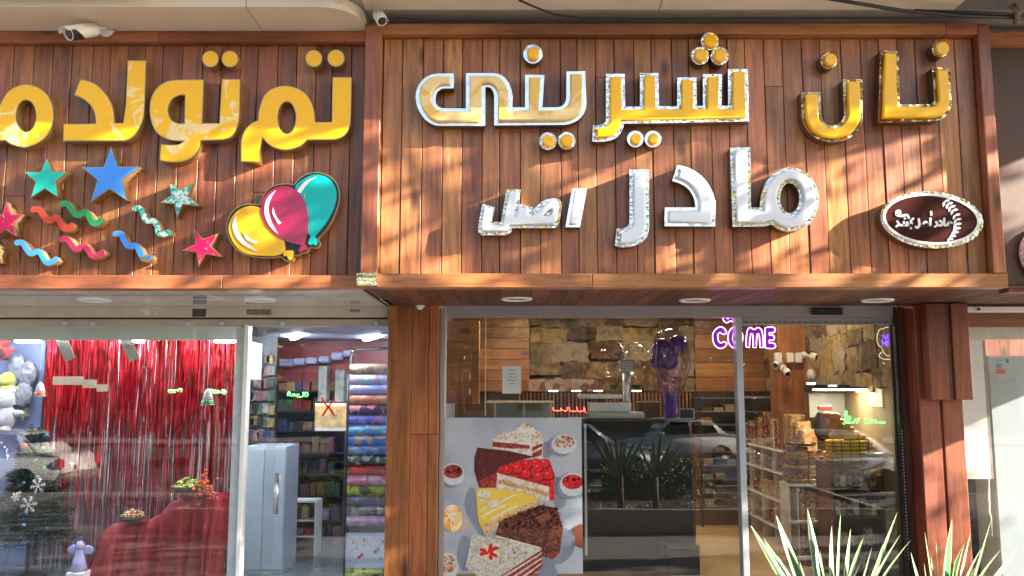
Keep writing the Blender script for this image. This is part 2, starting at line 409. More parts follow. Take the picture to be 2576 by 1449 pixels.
for i, (pts, r, lab) in enumerate((
    ([(1305, 0, 6.95), (1345, 18, 7.0), (1395, 38, 7.1), (1430, 48, 7.18), (1600, 47, 7.19), (1900, 46, 7.19), (2200, 45, 7.19), (2560, 44, 7.19)], .009, 'thin black cable coming down from the soffit and running along the top rail'),
    ([(2060, -8, 6.8), (2180, 10, 6.9), (2260, 30, 7.0), (2400, 40, 7.1), (2600, 46, 7.15)], .016, 'thick black cable sagging under the beige soffit towards the right corner'),
    ([(2300, 26, 7.05), (2420, 30, 7.1), (2600, 38, 7.12)], .012, 'short black cable running beside the thick one at the top right corner'),
    ([(700, -5, 6.9), (722, 5, 6.95), (735, 14, 7.0)], .009, 'short dark cable stub above the left soffit seam'))):
    c = [P(*p) for p in pts]; c = [c[0]]+[c[i]*.5+(c[i-1]+c[i+1])*.25 for i in range(1, len(c)-1)]+[c[-1]]
    tag(obj('cable', tube(bmesh.new(), c, r, 6), CABLE), lab, 'cable')

# ---------------------------------------------------------------- cameras
def bullet_camera(mount, wall_n, tip, L, r, label, dark=.5, cat='security camera', name='security_camera', parent=None):
    mount = Vector(mount); tip = Vector(tip); d = (tip-mount).normalized()
    t = thing(name, label, cat, mount); q = d.to_track_quat('Z', 'Y').to_matrix()
    wn = Vector(wall_n); qw = wn.to_track_quat('Z', 'Y').to_matrix()
    bm = lathe(bmesh.new(), [(r*1.05, 0), (r*1.05, .012), (r*.9, .018), (r*.3, .022)], (0, 0, 0), 20)
    bm.transform(Matrix.Translation(mount) @ qw.to_4x4()); obj('wall_mount', bm, CAMW, t)
    base = mount+wn*.05+d*.03
    obj('arm', tube(bmesh.new(), [mount+wn*.015, mount+wn*.05, base+d*.03, base+d*.07], r*.32, 8), CAMW, t)
    s = base+d*.05
    bm = lathe(bmesh.new(), [(r*.5, 0), (r*.92, .01), (r, .03), (r, L*.9), (r*.92, L*.97), (r*.8, L*.97), (r*.78, L*.93)], (0, 0, 0), 20)
    M = Matrix.Translation(s) @ q.to_4x4(); bm.transform(M); obj('housing', bm, CAMW, t)
    bm = lathe(bmesh.new(), [(.001, L*.935), (r*.3, L*.95), (r*.79, L*.93)], (0, 0, 0), 18); bm.transform(M); obj('lens', bm, BLACKP, t)
    bm = bmesh.new()   # black lower shell panel
    for i in range(9):
        a0 = math.radians(-100+i*14); a1 = math.radians(-100+(i+1)*14)
        k0 = L*(.45+.045*i); k1 = L*(.45+.045*(i+1))
        rr_ = r*1.015
        v = [bm.verts.new((rr_*math.cos(a), rr_*math.sin(a), h)) for a, h in ((a0, min(k0, L*.85)), (a1, min(k1, L*.85)), (a1, L*.965), (a0, L*.965))]
        bm.faces.new(v)
    bm.transform(M); obj('black_shell', bm, BLACKP, t)
    # sun shield
    bm = bmesh.new(); R = r*1.12
    up = M.to_3x3().inverted() @ Vector((0, 0, 1)); au = math.atan2(up.y, up.x)
    A = [au+math.radians(x) for x in range(-70, 71, 14)]
    for h0, h1 in ((L*.12, L*1.1),):
        o_ = [[bm.verts.new((k*math.cos(a), k*math.sin(a), h)) for a in A] for k, h in ((R, h0), (R, h1), (R*.96, h1), (R*.96, h0))]
        for q0, q1 in zip(o_, o_[1:]+o_[:1]):
            for i in range(len(A)-1): bm.faces.new((q0[i], q0[i+1], q1[i+1], q1[i])).smooth = True
    bm.transform(M); obj('sun_shield', bm, CAMW, t)
    return t
m1 = P(268, 76, 7.34); cam1 = bullet_camera(m1, (0, -1, 0), P(160, 95, 7.0), .30, .062, 'white and black bullet camera mounted on the top rail of the party shop sign')
tag(obj('camera_cable', tube(bmesh.new(), [m1+Vector((.02, -.02, .0)), P(290, 78, 7.28), P(292, 60, 7.3), P(286, 45, 7.3), P(270, 38, 7.31)], .006, 6), CAMW), 'white cable curling up from the bullet camera on the party shop sign', 'cable')
m2 = P(942, 14, 7.15); bullet_camera(m2+Vector((0, 0, .02)), (0, 0, -1), P(975, 62, 6.95), .15, .048, 'small white bullet camera with black front under the soffit between the two signs')
tag(obj('camera_cable', tube(bmesh.new(), [P(972, 46, 7.2), P(985, 50, 7.2), P(1000, 44, 7.2), P(1060, 52, 7.22), P(1200, 52, 7.22), P(1330, 54, 7.22)], .006, 6), CABLE), 'thin black wire looping from the small camera along the top rail', 'cable')
m3 = Pz(1057, 768, ZB+.012)
bm = bmesh.new(); lathe(bm, [(.001, -.05), (.02, -.045), (.045, -.02), (.05, 0)], m3, 14); t3 = tag(obj('motion_sensor', bm, CAMW), 'tiny white motion sensor under the soffit corner above the wooden column', 'sensor')

# ---------------------------------------------------------------- channel letters on the left sign
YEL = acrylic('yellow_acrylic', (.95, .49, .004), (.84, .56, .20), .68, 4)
YEL2 = acrylic('yellow_acrylic_film_sheen', (.95, .50, .005), (.92, .66, .30), .56, 2.2)  # peach patches paint smooth reflections as well as film
GOLD = mat('gold_trim_metal', (.62, .42, .16), .3, .9, sc=4, var=.15)
GOLDD = mat('bronze_return_metal', (.42, .27, .13), .42, .6, sc=4, var=.2)
def channel(name, loops, conv, label, cat, face, Yf=7.30, dep=.115, ret=None, group=None, trim=.006, sm=True, inner=None):
    me = shape(loops, conv, Yf+.004, dep, sm=sm); c = Vector([sum(v.co[i] for v in me.vertices)/len(me.vertices) for i in range(3)])
    t = thing(name, label, cat, c, group)
    obj('return', me, ret or GOLDD, t)
    me = shape(loops, conv, Yf, .010, off=0 if inner else .002, Ymap=Yf, sm=sm); obj('trim_cap', me, GOLD, t)
    me = shape(inner or loops, conv, Yf-.004, .010, off=0 if inner else -trim, bev=.002, Ymap=Yf, sm=sm); obj('face', me, face, t)
    return t
ALO = [(190, 568, 1), (310, 630, 1), (358, 770, 1), (310, 910, 1), (180, 987, 1), (80, 970, 1), (38, 942), (-60, 950, 2), (-260, 952), (-260, 830), (-80, 830, 2), (-25, 795, 1), (8, 690, 1), (75, 600, 1)]
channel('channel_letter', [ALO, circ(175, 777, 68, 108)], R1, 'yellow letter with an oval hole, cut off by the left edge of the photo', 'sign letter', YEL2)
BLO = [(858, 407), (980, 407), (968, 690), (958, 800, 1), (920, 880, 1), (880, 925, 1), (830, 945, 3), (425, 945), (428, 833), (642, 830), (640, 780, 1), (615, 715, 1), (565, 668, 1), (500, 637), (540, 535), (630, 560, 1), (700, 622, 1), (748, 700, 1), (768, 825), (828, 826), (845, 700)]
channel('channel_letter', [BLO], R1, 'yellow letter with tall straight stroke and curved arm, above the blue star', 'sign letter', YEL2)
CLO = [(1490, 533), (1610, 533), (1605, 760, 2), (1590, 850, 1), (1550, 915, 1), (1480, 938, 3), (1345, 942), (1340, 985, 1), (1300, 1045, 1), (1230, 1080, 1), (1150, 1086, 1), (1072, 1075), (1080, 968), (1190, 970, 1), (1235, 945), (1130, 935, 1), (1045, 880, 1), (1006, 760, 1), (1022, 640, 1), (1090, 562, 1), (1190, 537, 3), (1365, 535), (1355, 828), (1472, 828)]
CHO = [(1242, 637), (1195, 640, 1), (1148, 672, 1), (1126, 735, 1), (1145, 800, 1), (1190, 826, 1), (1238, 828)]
channel('channel_letter', [CLO, CHO], R1, 'yellow letter with torn film, painted reflections and round loop, its tail hooking down left', 'sign letter', YEL2)
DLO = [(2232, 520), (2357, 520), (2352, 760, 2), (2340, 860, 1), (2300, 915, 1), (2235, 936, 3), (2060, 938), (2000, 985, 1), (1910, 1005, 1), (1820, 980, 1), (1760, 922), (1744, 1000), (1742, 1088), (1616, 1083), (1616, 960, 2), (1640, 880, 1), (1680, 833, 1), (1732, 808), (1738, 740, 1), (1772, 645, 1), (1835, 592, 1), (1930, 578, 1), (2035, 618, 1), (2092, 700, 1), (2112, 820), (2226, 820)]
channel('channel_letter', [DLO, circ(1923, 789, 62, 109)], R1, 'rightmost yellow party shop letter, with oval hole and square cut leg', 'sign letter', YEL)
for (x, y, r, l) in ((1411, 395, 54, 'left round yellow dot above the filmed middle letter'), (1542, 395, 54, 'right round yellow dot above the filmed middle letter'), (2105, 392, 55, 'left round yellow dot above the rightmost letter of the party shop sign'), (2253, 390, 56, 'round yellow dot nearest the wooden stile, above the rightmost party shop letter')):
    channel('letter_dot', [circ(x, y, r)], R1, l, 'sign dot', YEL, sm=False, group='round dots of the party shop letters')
TEAL = acrylic('teal_acrylic', (.01, .42, .36), (.55, .72, .68), .68, 7); BLUE = mat('blue_acrylic', (.045, .26, .85), .18, var=.03, coat=.4)
TEALF = acrylic('teal_filmed', (.01, .36, .30), (.62, .78, .74), .50, 14); PINKF = acrylic('pink_filmed', (.38, .008, .07), (.62, .28, .32), .60, 12)
REDA = acrylic('red_acrylic', (.62, .055, .03), (.8, .5, .45), .72, 8); GRA = mat('green_acrylic', (.01, .30, .085), .2, var=.05, coat=.4); MAG = acrylic('magenta_acrylic', (.30, .02, .07), (.42, .12, .16), .66, 7)
STG = 'stars on the party shop sign'
for pts, m, l in (
    ([(315, 150), (348, 238), (450, 238), (370, 300), (388, 408), (300, 350), (208, 412), (240, 305), (165, 240), (275, 240)], TEAL, 'teal star standing upright at left, above the red squiggle'),
    ([(745, 75), (790, 205), (935, 205), (815, 290), (848, 428), (735, 352), (612, 438), (655, 292), (550, 207), (695, 207)], BLUE, 'big blue star, the largest star on the sign'),
    ([(1135, 308), (1208, 360), (1290, 318), (1258, 402), (1335, 465), (1225, 455), (1188, 545), (1168, 452), (1075, 445), (1150, 395)], TEALF, 'small tilted teal star with peeling film'),
    ([(1303, 628), (1360, 690), (1462, 652), (1410, 735), (1490, 808), (1378, 788), (1333, 875), (1318, 775), (1225, 765), (1308, 725)], PINKF, 'tilted pink star with peeling film, left of the balloons'),
    ([(45, 440), (72, 525), (162, 525), (88, 580), (108, 668), (38, 625), (-30, 670), (-5, 580), (-80, 525), (15, 525)], PINKF, 'pink star cut off by the left edge of the photo'),
    ([(-40, 700), (-15, 745), (14, 765), (-15, 795), (-5, 850), (-50, 815), (-100, 850), (-80, 790), (-120, 745), (-65, 745)], GRA, 'star tip just showing at the left edge below the pink star')):
    channel('star_sign', [pts], R2, l, 'star', m, sm=False, group=STG, trim=.004)
for pts, m, l in (
    ([(222, 492), (255, 489), (283, 522), (312, 561), (342, 563), (377, 545), (403, 575), (425, 615), (449, 620), (483, 598)], REDA, 'red wavy squiggle below the teal star'),
    ([(415, 455), (448, 452), (476, 485), (505, 524), (535, 526), (570, 508), (596, 538), (618, 580), (642, 586), (676, 564)], GRA, 'dark green wavy squiggle below the blue star'),
    ([(905, 485), (938, 485), (960, 525), (982, 565), (1030, 568), (1053, 600), (1062, 645), (1085, 658), (1132, 645)], TEALF, 'teal wavy squiggle left of the small teal star'),
    ([(112, 715), (148, 715), (178, 757), (207, 787), (258, 773), (287, 813), (312, 848), (343, 845), (375, 825)], BLUE, 'blue wavy squiggle at lower left under the red one'),
    ([(412, 690), (448, 690), (480, 728), (512, 758), (560, 735), (590, 763), (618, 802), (650, 802), (688, 778)], MAG, 'maroon wavy squiggle between the two blue squiggles'),
    ([(772, 655), (808, 655), (832, 700), (862, 737), (912, 735), (935, 772), (958, 818), (975, 826), (1003, 810)], BLUE, 'steep blue wavy squiggle right of the maroon one')):
    channel('squiggle_sign', [stroke_loop(pts, 20)], R2, l, 'squiggle', m, sm=False, group='wavy squiggles on the party shop sign', trim=.004, dep=.10, inner=[stroke_loop(pts, 17.5)])
# balloon sign
bal = thing('balloon_sign', 'illuminated sign of three balloons in yellow, magenta and teal with black outline', 'sign', P(*R2((1890, 540)), 7.3))
BO = [(2105, 243, 1), (2030, 268, 1), (1972, 325), (1890, 320, 1), (1800, 355, 1), (1740, 460), (1640, 458, 1), (1560, 505, 1), (1520, 600, 1), (1540, 690, 1), (1595, 765, 1), (1690, 805, 1), (1800, 812, 1), (1885, 805), (1915, 832, 1), (1948, 832, 1), (1975, 797), (1998, 798, 1), (2020, 782), (2055, 778, 1), (2082, 744), (2132, 746, 1), (2148, 715), (2130, 690), (2205, 600, 1), (2262, 480, 1), (2276, 380, 1), (2250, 305, 1), (2190, 258, 1)]
obj('return', shape([BO], R2, 7.304, .10), GOLDD, bal); obj('trim_cap', shape([BO], R2, 7.298, .01, off=.004), GOLD, bal)
obj('black_outline', shape([BO], R2, 7.292, .01, off=-.004), BLACKP, bal)
BAL_Y = acrylic('balloon_yellow', (.82, .46, .02), (.85, .66, .25), .70, 6); BAL_M = mat('balloon_magenta', (.36, .003, .06), .15, var=.05, coat=.5); BAL_T = acrylic('balloon_teal', (.0, .45, .42), (.25, .65, .62), .68, 7); HL = mat('highlight_grey', (.72, .72, .76), .25, var=.04)
bT = obj('balloon', shape([[(2110, 257, 1), (2030, 290, 1), (1980, 345, 1), (2040, 440, 1), (2070, 560, 1), (2062, 640, 1), (2085, 668), (2065, 715), (2085, 728, 1), (2100, 716), (2120, 730, 1), (2128, 700), (2112, 672), (2190, 575, 1), (2240, 480, 1), (2256, 380, 1), (2230, 310, 1), (2180, 270, 1)]], R2, 7.288, .006), BAL_T, bal)
bY = obj('balloon', shape([[(1660, 470, 1), (1580, 512, 1), (1534, 600, 1), (1558, 700, 1), (1630, 778, 1), (1760, 801, 1), (1870, 796, 1), (1908, 765), (1898, 790), (1905, 805), (1925, 800), (1945, 828, 1), (1968, 790), (1965, 768, 1), (1915, 768), (1905, 700, 1), (1850, 560, 1), (1750, 482, 1)]], R2, 7.284, .006), BAL_Y, bal)
bM_ = obj('balloon', shape([[(1900, 333, 1), (1795, 378, 1), (1748, 490, 1), (1780, 590, 1), (1850, 668, 1), (1940, 712, 1), (2020, 728), (2000, 770), (2025, 778, 1), (2035, 765), (2062, 755, 1), (2042, 722), (2062, 650, 1), (2068, 545, 1), (2040, 430, 1), (1980, 358, 1)]], R2, 7.278, .007), BAL_M, bal)
bT['label'] = 'teal balloon'; bY['label'] = 'yellow balloon'; bM_['label'] = 'magenta balloon'
for par, Y, pl in ((bT, 7.276, [[(2122, 273), (2050, 300, 1), (1993, 365), (2015, 385), (2060, 320, 1)], [(2052, 375), (2040, 400), (2035, 430)]]),
                   (bM_, 7.274, [[(1850, 360), (1790, 420, 1), (1772, 500, 1), (1800, 590, 1), (1867, 657), (1820, 570, 1), (1800, 490, 1), (1815, 420, 1)], [(1830, 475), (1828, 520, 1), (1868, 592), (1886, 580), (1850, 530, 1)]]),
                   (bY, 7.276, [[(1582, 527), (1560, 610, 1), (1610, 710, 1), (1732, 777), (1640, 700, 1), (1590, 620, 1)], [(1628, 640), (1655, 695, 1), (1718, 722), (1725, 705), (1680, 685, 1)]])):
    for q in pl: obj('highlight', shape([q], R2, Y, .004), HL, par)

# ---------------------------------------------------------------- right sign letters: film wrapped mirror tray with raised acrylic face
FS = foil('silver_foil', (.96, .96, .95), (.93, .86, .62), 26, .38, .60)
FG = foil('gold_foil', (.90, .88, .82), (.90, .72, .34), 26, .45, .53)
FB = foil('brown_foil', (.62, .45, .22), (.35, .22, .12), 9, .5, .52)
FP = foil('smooth_silver', (.97, .97, .97), (.94, .92, .86), 9, .05, .66)
TRAY = mat('dark_tray_return', (.16, .09, .045), .4, .5)
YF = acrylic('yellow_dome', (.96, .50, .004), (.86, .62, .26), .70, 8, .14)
PF = acrylic('peach_reflection_dome', (.80, .47, .10), (.84, .60, .26), .42, 1.6, .16)  # peach tone paints the sky's reflection onto yellow acrylic
WF = mat('white_dome', (.80, .82, .86), .22, var=.03, sc=3, coat=.5, coatr=.08)
def framed(name, loops, conv, label, cat, face, plate, off=-.034, sm=True, group=None, floops=None, tray=TRAY, edge=FS):
    me = shape(loops, conv, 7.236, .108, off=-.004, Ymap=7.23, sm=sm); c = Vector([sum(v.co[i] for v in me.vertices)/len(me.vertices) for i in range(3)])
    t = thing(name, label, cat, c, group)
    obj('tray', me, tray, t); obj('foil_plate', shape(loops, conv, 7.226, .010, bev=.002, Ymap=7.23, sm=sm), plate, t)
    obj('face', shape(floops or loops, conv, 7.182, .045, off=0 if floops else off, bev=.013, Ymap=7.215, sm=sm), face, t)
    return t
E = [(470, 368), (468, 468), (400, 470, 2), (360, 492, 1), (345, 535, 1), (357, 582, 1), (395, 601, 3), (548, 603), (548, 365), (735, 366, 2), (800, 388, 1), (845, 450, 1), (862, 540, 3), (862, 595), (945, 595), (945, 376), (1077, 378), (1062, 596), (1160, 595, 2), (1205, 575, 1), (1222, 520, 3), (1222, 355), (1350, 352), (1355, 540, 2), (1345, 625, 1), (1295, 685, 1), (1200, 714, 3), (738, 718), (738, 520, 2), (728, 485, 1), (705, 462, 1), (680, 462), (680, 720), (370, 720, 2), (290, 690, 1), (230, 610, 1), (212, 520, 1), (232, 445, 1), (290, 388, 1), (370, 368, 3)]
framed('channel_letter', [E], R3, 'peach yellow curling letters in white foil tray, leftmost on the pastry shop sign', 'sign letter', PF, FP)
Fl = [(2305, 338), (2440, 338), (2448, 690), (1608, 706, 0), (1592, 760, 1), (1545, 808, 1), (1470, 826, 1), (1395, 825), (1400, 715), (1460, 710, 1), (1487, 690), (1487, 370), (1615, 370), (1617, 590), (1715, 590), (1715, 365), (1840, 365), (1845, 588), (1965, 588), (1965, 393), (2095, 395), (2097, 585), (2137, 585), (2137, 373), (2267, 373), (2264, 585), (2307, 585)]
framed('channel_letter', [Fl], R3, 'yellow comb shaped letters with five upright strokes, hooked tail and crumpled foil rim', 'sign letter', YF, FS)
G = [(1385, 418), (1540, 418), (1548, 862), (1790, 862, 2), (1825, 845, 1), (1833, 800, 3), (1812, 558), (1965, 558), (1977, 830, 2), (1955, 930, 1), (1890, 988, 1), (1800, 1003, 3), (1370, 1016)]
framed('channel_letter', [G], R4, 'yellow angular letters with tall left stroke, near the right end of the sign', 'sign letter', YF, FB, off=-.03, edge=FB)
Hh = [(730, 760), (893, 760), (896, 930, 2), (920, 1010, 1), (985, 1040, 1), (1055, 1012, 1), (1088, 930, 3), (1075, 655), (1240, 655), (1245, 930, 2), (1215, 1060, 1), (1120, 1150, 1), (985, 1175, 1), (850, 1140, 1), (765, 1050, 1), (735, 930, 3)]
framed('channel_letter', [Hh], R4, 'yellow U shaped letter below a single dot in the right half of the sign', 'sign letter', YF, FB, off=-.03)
DG = 'round dots of the pastry shop letters'
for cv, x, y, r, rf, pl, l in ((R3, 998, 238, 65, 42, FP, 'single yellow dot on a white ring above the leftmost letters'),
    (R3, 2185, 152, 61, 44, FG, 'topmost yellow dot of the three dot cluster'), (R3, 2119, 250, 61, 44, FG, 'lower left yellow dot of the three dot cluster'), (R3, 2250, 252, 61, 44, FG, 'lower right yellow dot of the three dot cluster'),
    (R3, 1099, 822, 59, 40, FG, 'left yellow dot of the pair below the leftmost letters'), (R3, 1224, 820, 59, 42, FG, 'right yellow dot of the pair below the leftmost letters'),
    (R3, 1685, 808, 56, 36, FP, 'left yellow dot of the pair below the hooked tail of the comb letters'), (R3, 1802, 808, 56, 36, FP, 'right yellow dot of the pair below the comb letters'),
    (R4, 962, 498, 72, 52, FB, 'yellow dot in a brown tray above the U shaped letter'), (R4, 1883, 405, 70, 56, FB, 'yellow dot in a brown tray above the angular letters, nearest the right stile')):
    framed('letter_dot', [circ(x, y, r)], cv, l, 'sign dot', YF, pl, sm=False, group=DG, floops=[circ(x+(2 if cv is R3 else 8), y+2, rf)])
I = [(1895, 70), (2027, 70), (2030, 455), (2085, 457), (2095, 380, 1), (2130, 285, 1), (2195, 222, 1), (2285, 200, 1), (2380, 230, 1), (2440, 305, 1), (2462, 400, 1), (2442, 500, 1), (2385, 578, 1), (2290, 608, 1), (2215, 598, 1), (2162, 565), (2110, 578, 0), (1912, 580)]
framed('channel_letter', [I, circ(2277, 396, 62, 96)], R5, 'white letters, tall stroke joined to a round loop, right end of the white word', 'sign letter', WF, FG)
J = [(1558, 183), (1645, 208, 1), (1725, 265, 1), (1782, 355, 1), (1804, 460, 3), (1800, 578), (1475, 576), (1478, 455), (1672, 455), (1665, 400, 1), (1630, 340, 1), (1585, 308, 1), (1525, 287)]
framed('channel_letter', [J], R5, 'white curved letter with a flat foot, middle of the white word', 'sign letter', WF, FP)
Kk = [(1252, 213), (1377, 213), (1378, 560, 2), (1365, 640, 1), (1310, 692, 1), (1210, 712, 1), (1160, 700), (1170, 590), (1225, 585, 1), (1252, 550, 3)]
framed('channel_letter', [Kk], R5, 'white hooked letter like a J, left end of the white word', 'sign letter', WF, FS)
L_ = [(885, 333), (982, 333), (937, 583), (842, 583)]
framed('channel_letter', [L_], R5, 'small slanted white bar of the small white word', 'sign letter', WF, FP, off=-.028)
Mm = [(465, 340), (557, 340), (547, 432), (632, 455), (625, 480), (690, 420, 1), (740, 400, 1), (790, 398, 1), (815, 418, 1), (818, 460, 1), (803, 550, 1), (790, 578, 1), (765, 588, 3), (500, 588), (490, 618, 1), (455, 634, 3), (315, 634, 2), (290, 618, 1), (284, 590, 1), (312, 430), (392, 455), (372, 548), (430, 548)]
framed('channel_letter', [Mm], R5, 'small slanted white joined letters in gold foil, left of the slanted bar', 'sign letter', WF, FG, floops=[[(482, 356), (540, 356), (512, 512), (528, 515), (543, 452), (605, 470), (597, 508), (650, 508), (738, 425, 1), (778, 415, 1), (797, 430, 1), (797, 470, 1), (780, 540, 1), (755, 562, 3), (482, 566), (470, 598, 1), (445, 610, 3), (325, 610, 2), (306, 598, 1), (302, 580, 1), (325, 455), (372, 470), (356, 572), (445, 572)], [(700, 512), (752, 470, 1), (745, 508, 1)]])

# oval emblem
ov = thing('oval_sign', 'dark brown oval emblem with white script and a wheat ear in a gold foil rim', 'sign', P(*RO((1260, 850)), 7.25))
a0 = math.radians(4.5)
obj('tray', shape([circ(1262, 845, 905, 500, 56, a0)], RO, 7.232, .11, Ymap=7.23, sm=False), TRAY, ov)
obj('foil_rim', shape([circ(1270, 835, 925, 510, 56, a0)], RO, 7.224, .010, Ymap=7.23, sm=False), FG, ov)
obj('white_ring', shape([circ(1262, 822, 868, 456, 56, a0), circ(1262, 822, 828, 416, 56, a0)], RO, 7.206, .02, Ymap=7.21, sm=False), WHITEP, ov)
obj('brown_panel', shape([circ(1262, 822, 832, 420, 56, a0)], RO, 7.212, .012, Ymap=7.215, sm=False), acrylic('maroon_acrylic', (.040, .007, .005), (.14, .04, .025), .68, 9, .3), ov); setb(MATS['maroon_acrylic'].node_tree.nodes['Principled BSDF'], coat=0.0, spec=.22)
LW = mat('emblem_white', (.82, .82, .82), .3, var=.02)
leaf = [((1500, 500), -60, 95), ((1560, 545), -55, 85), ((1605, 600), -50, 85), ((1650, 660), -42, 85), ((1690, 745), -35, 85), ((1710, 825), -28, 85), ((1710, 905), -20, 85), ((1700, 980), -10, 80), ((1670, 1050), 0, 75), ((1635, 1115), 12, 65), ((1595, 1170), 22, 60)]
for (cx, cy), a, L in leaf:
    for s in (1, -1):
        th = math.radians(a+(-2 if s > 0 else 0)); q = []
        base = (0, 0)
        ang = math.radians(-15+(a+60)*.35) if s > 0 else math.radians(105+(a+60)*.3)
        dx, dy = math.cos(ang), math.sin(ang); nx, ny = -dy, dx
        pts = [(0, 0), (L*.35, 22), (L*.75, 20), (L*1.15, 0), (L*.75, -16), (L*.35, -18)]
        q = [(cx+dx*u+nx*v, cy+dy*u+ny*v, (0 if i in (0, 3) else 1)) for i, (u, v) in enumerate(pts)]
        obj('wheat_leaf', shape([q], RO, 7.206, .008, Ymap=7.21), LW, ov)
def script(strokes, conv, Y, w, m, parent, name='script_letter', dep=.008):
    for s in strokes:
        if len(s) == 1: lp = circ(s[0][0], s[0][1], w*1.05, n=12)
        else: lp = stroke_loop(s, w)
        obj(name, shape([lp], conv, Y, dep, Ymap=Y, sm=False), m, parent)
script([
    [(640, 740), (640, 690), (690, 675), (705, 710)], [(640, 745), (720, 765), (830, 750), (860, 800)],
    [(655, 860), (680, 910), (640, 950)], [(700, 925), (770, 925), (770, 870)], [(770, 925), (850, 925), (830, 880)], [(790, 810)],
    [(850, 925), (915, 920), (900, 860), (940, 810)], [(900, 985)],
    [(1040, 820), (1050, 930), (1020, 975), (985, 960)], [(1055, 935), (1110, 920), (1160, 870), (1195, 900), (1170, 930), (1060, 930)],
    [(1250, 810), (1250, 930)], [(1262, 690), (1265, 740)],
    [(1350, 870), (1375, 920), (1330, 955)], [(1400, 930), (1450, 930), (1450, 870), (1420, 850)], [(1500, 810), (1505, 925), (1560, 925)], [(1600, 870), (1630, 900), (1600, 930), (1565, 905), (1600, 870)]], RO, 7.204, 20, LW, ov)
# installer's plaque
pq = thing('brass_plaque', 'small brass installer plaque with dark lettering at the joint of the two signs', 'plaque', P(*RG((1160, 760)), 7.23))
obj('plate', shape([[(560, 385), (1760, 385), (1760, 1110), (580, 1110)]], RG, 7.222, .010, sm=False), foil('plaque_brass', (.85, .68, .32), (.95, .86, .55), 40, .3), pq)
INK = mat('engraving_ink', (.03, .02, .01), .5)
script([[(660, 500), (650, 590), (740, 590)], [(700, 530), (930, 530)], [(860, 580), (880, 690)], [(930, 600), (1050, 600), (1060, 500)], [(1060, 600), (1690, 600), (1680, 560)], [(1200, 540), (1240, 540)], [(1200, 480)], [(1480, 500), (1480, 590)], [(1680, 490)], [(1350, 660)], [(1560, 660)]], RG, 7.219, 22, INK, pq, 'engraved_script', .004)
script([[(640, 840), (700, 830), (800, 820)], [(960, 820), (1050, 860), (1200, 830)], [(1300, 830), (1400, 840)], [(1500, 850), (1680, 840)], [(650, 980), (650, 1060)], [(720, 980), (780, 1040), (860, 990)], [(980, 980), (980, 1040)], [(1050, 1020), (1130, 990)], [(1180, 980), (1250, 1040), (1350, 980), (1430, 1040)]], RG, 7.219, 14, mat('engraving_faint', (.22, .15, .05), .5), pq, 'engraved_script', .004)
# ---------------------------------------------------------------- glass
def glass(name, tint, ior, rough=.0, wav=.0):
    m = bpy.data.materials.new(name); m.use_nodes = True; n = m.node_tree; n.nodes.remove(n.nodes['Principled BSDF']); out = n.nodes['Material Output']
    tr = n.nodes.new('ShaderNodeBsdfTransparent'); tr.inputs[0].default_value = (*tint, 1); gl = n.nodes.new('ShaderNodeBsdfGlossy'); gl.inputs['Roughness'].default_value = rough
    lw = n.nodes.new('ShaderNodeLayerWeight'); pw = n.nodes.new('ShaderNodeMath'); pw.operation = 'POWER'; pw.inputs[1].default_value = 5; n.links.new(lw.outputs['Facing'], pw.inputs[0]); fr = n.nodes.new('ShaderNodeMapRange'); fr.inputs[3].default_value = ((ior-1)/(ior+1))**2; fr.inputs[4].default_value = 1; n.links.new(pw.outputs[0], fr.inputs[0]); mx = n.nodes.new('ShaderNodeMixShader')
    if wav:
        v = coord(n, rnd=True); t = tex(n, 'Noise', 1.3, v, Detail=1); bp = n.nodes.new('ShaderNodeBump'); bp.inputs['Strength'].default_value = wav; bp.inputs['Distance'].default_value = .01
        n.links.new(t.outputs[0], bp.inputs['Height']); n.links.new(bp.outputs[0], gl.inputs['Normal'])
    n.links.new(fr.outputs[0], mx.inputs[0]); n.links.new(tr.outputs[0], mx.inputs[1]); n.links.new(gl.outputs[0], mx.inputs[2]); n.links.new(mx.outputs[0], out.inputs[0]); MATS[name] = m; return m
GL = glass('shop_glass', (.97, .98, .975), 1.60, 0, .12)
GLT = glass('thin_clear_plastic', (.97, .98, .98), 1.5)
GLP = glass('purple_clear_plastic', (.84, .74, .92), 1.6)
def sheet(name, a, b, c, d, Y, m, parent, th=.01):
    return pbox(name, a, b, c, d, Y, th, m, parent)

# ---------------------------------------------------------------- soffit and header over the party shop window
SOF = mat('gloss_soffit_panel', (.60, .59, .58), .16, sc=1.2, var=.06, coat=.5)
ps = thing('party_shop_front', 'party shop glass front with white posts, pale soffit panels and a beige header', 'shop front', (-3.5, 9.1, 0))
xs = [-6.2, -5.15, -3.95, -2.85, XL-.03]
for a, b in zip(xs, xs[1:]):
    box('soffit_panel', a+.004, b-.004, 7.505, 8.35, ZB+.012, ZB+.03, SOF, ps, .003)
    box('soffit_panel', a+.10, b+.092, 8.358, 9.08, ZB+.012, ZB+.03, SOF, ps, .003)
box('light_stop_board', -6.2, XL-.003, 7.53, 9.05, ZB+.034, ZB+.05, DARK, ps)  # unseen board added to stop light leaking past the soffit panels
box('joint_strip', XL-.029, XL-.002, 7.505, 9.08, ZB+.008, ZB+.03, DARK, ps)
for px, l in ((238, 'shallow round ceiling lamp in the pale soffit above the red tinsel curtain'), (655, 'shallow round ceiling lamp in the pale soffit above the white post')):
    downlight(px, 755, ZB+.01, .16, l, 'round lamps in the pale soffit')
x0, x1, z0, z1 = prect(0, 776, 975, 798, 9.06)
box('header_board', -6.2, x1, 9.06, 9.12, z0, ZB+.012, CREAM, ps, .003)
box('dark_gap', -6.2, x1, 9.10, 9.16, z0-.03, z0-.001, DARK, ps)
_, _, za, zb = prect(0, 803, 975, 821, 9.09)
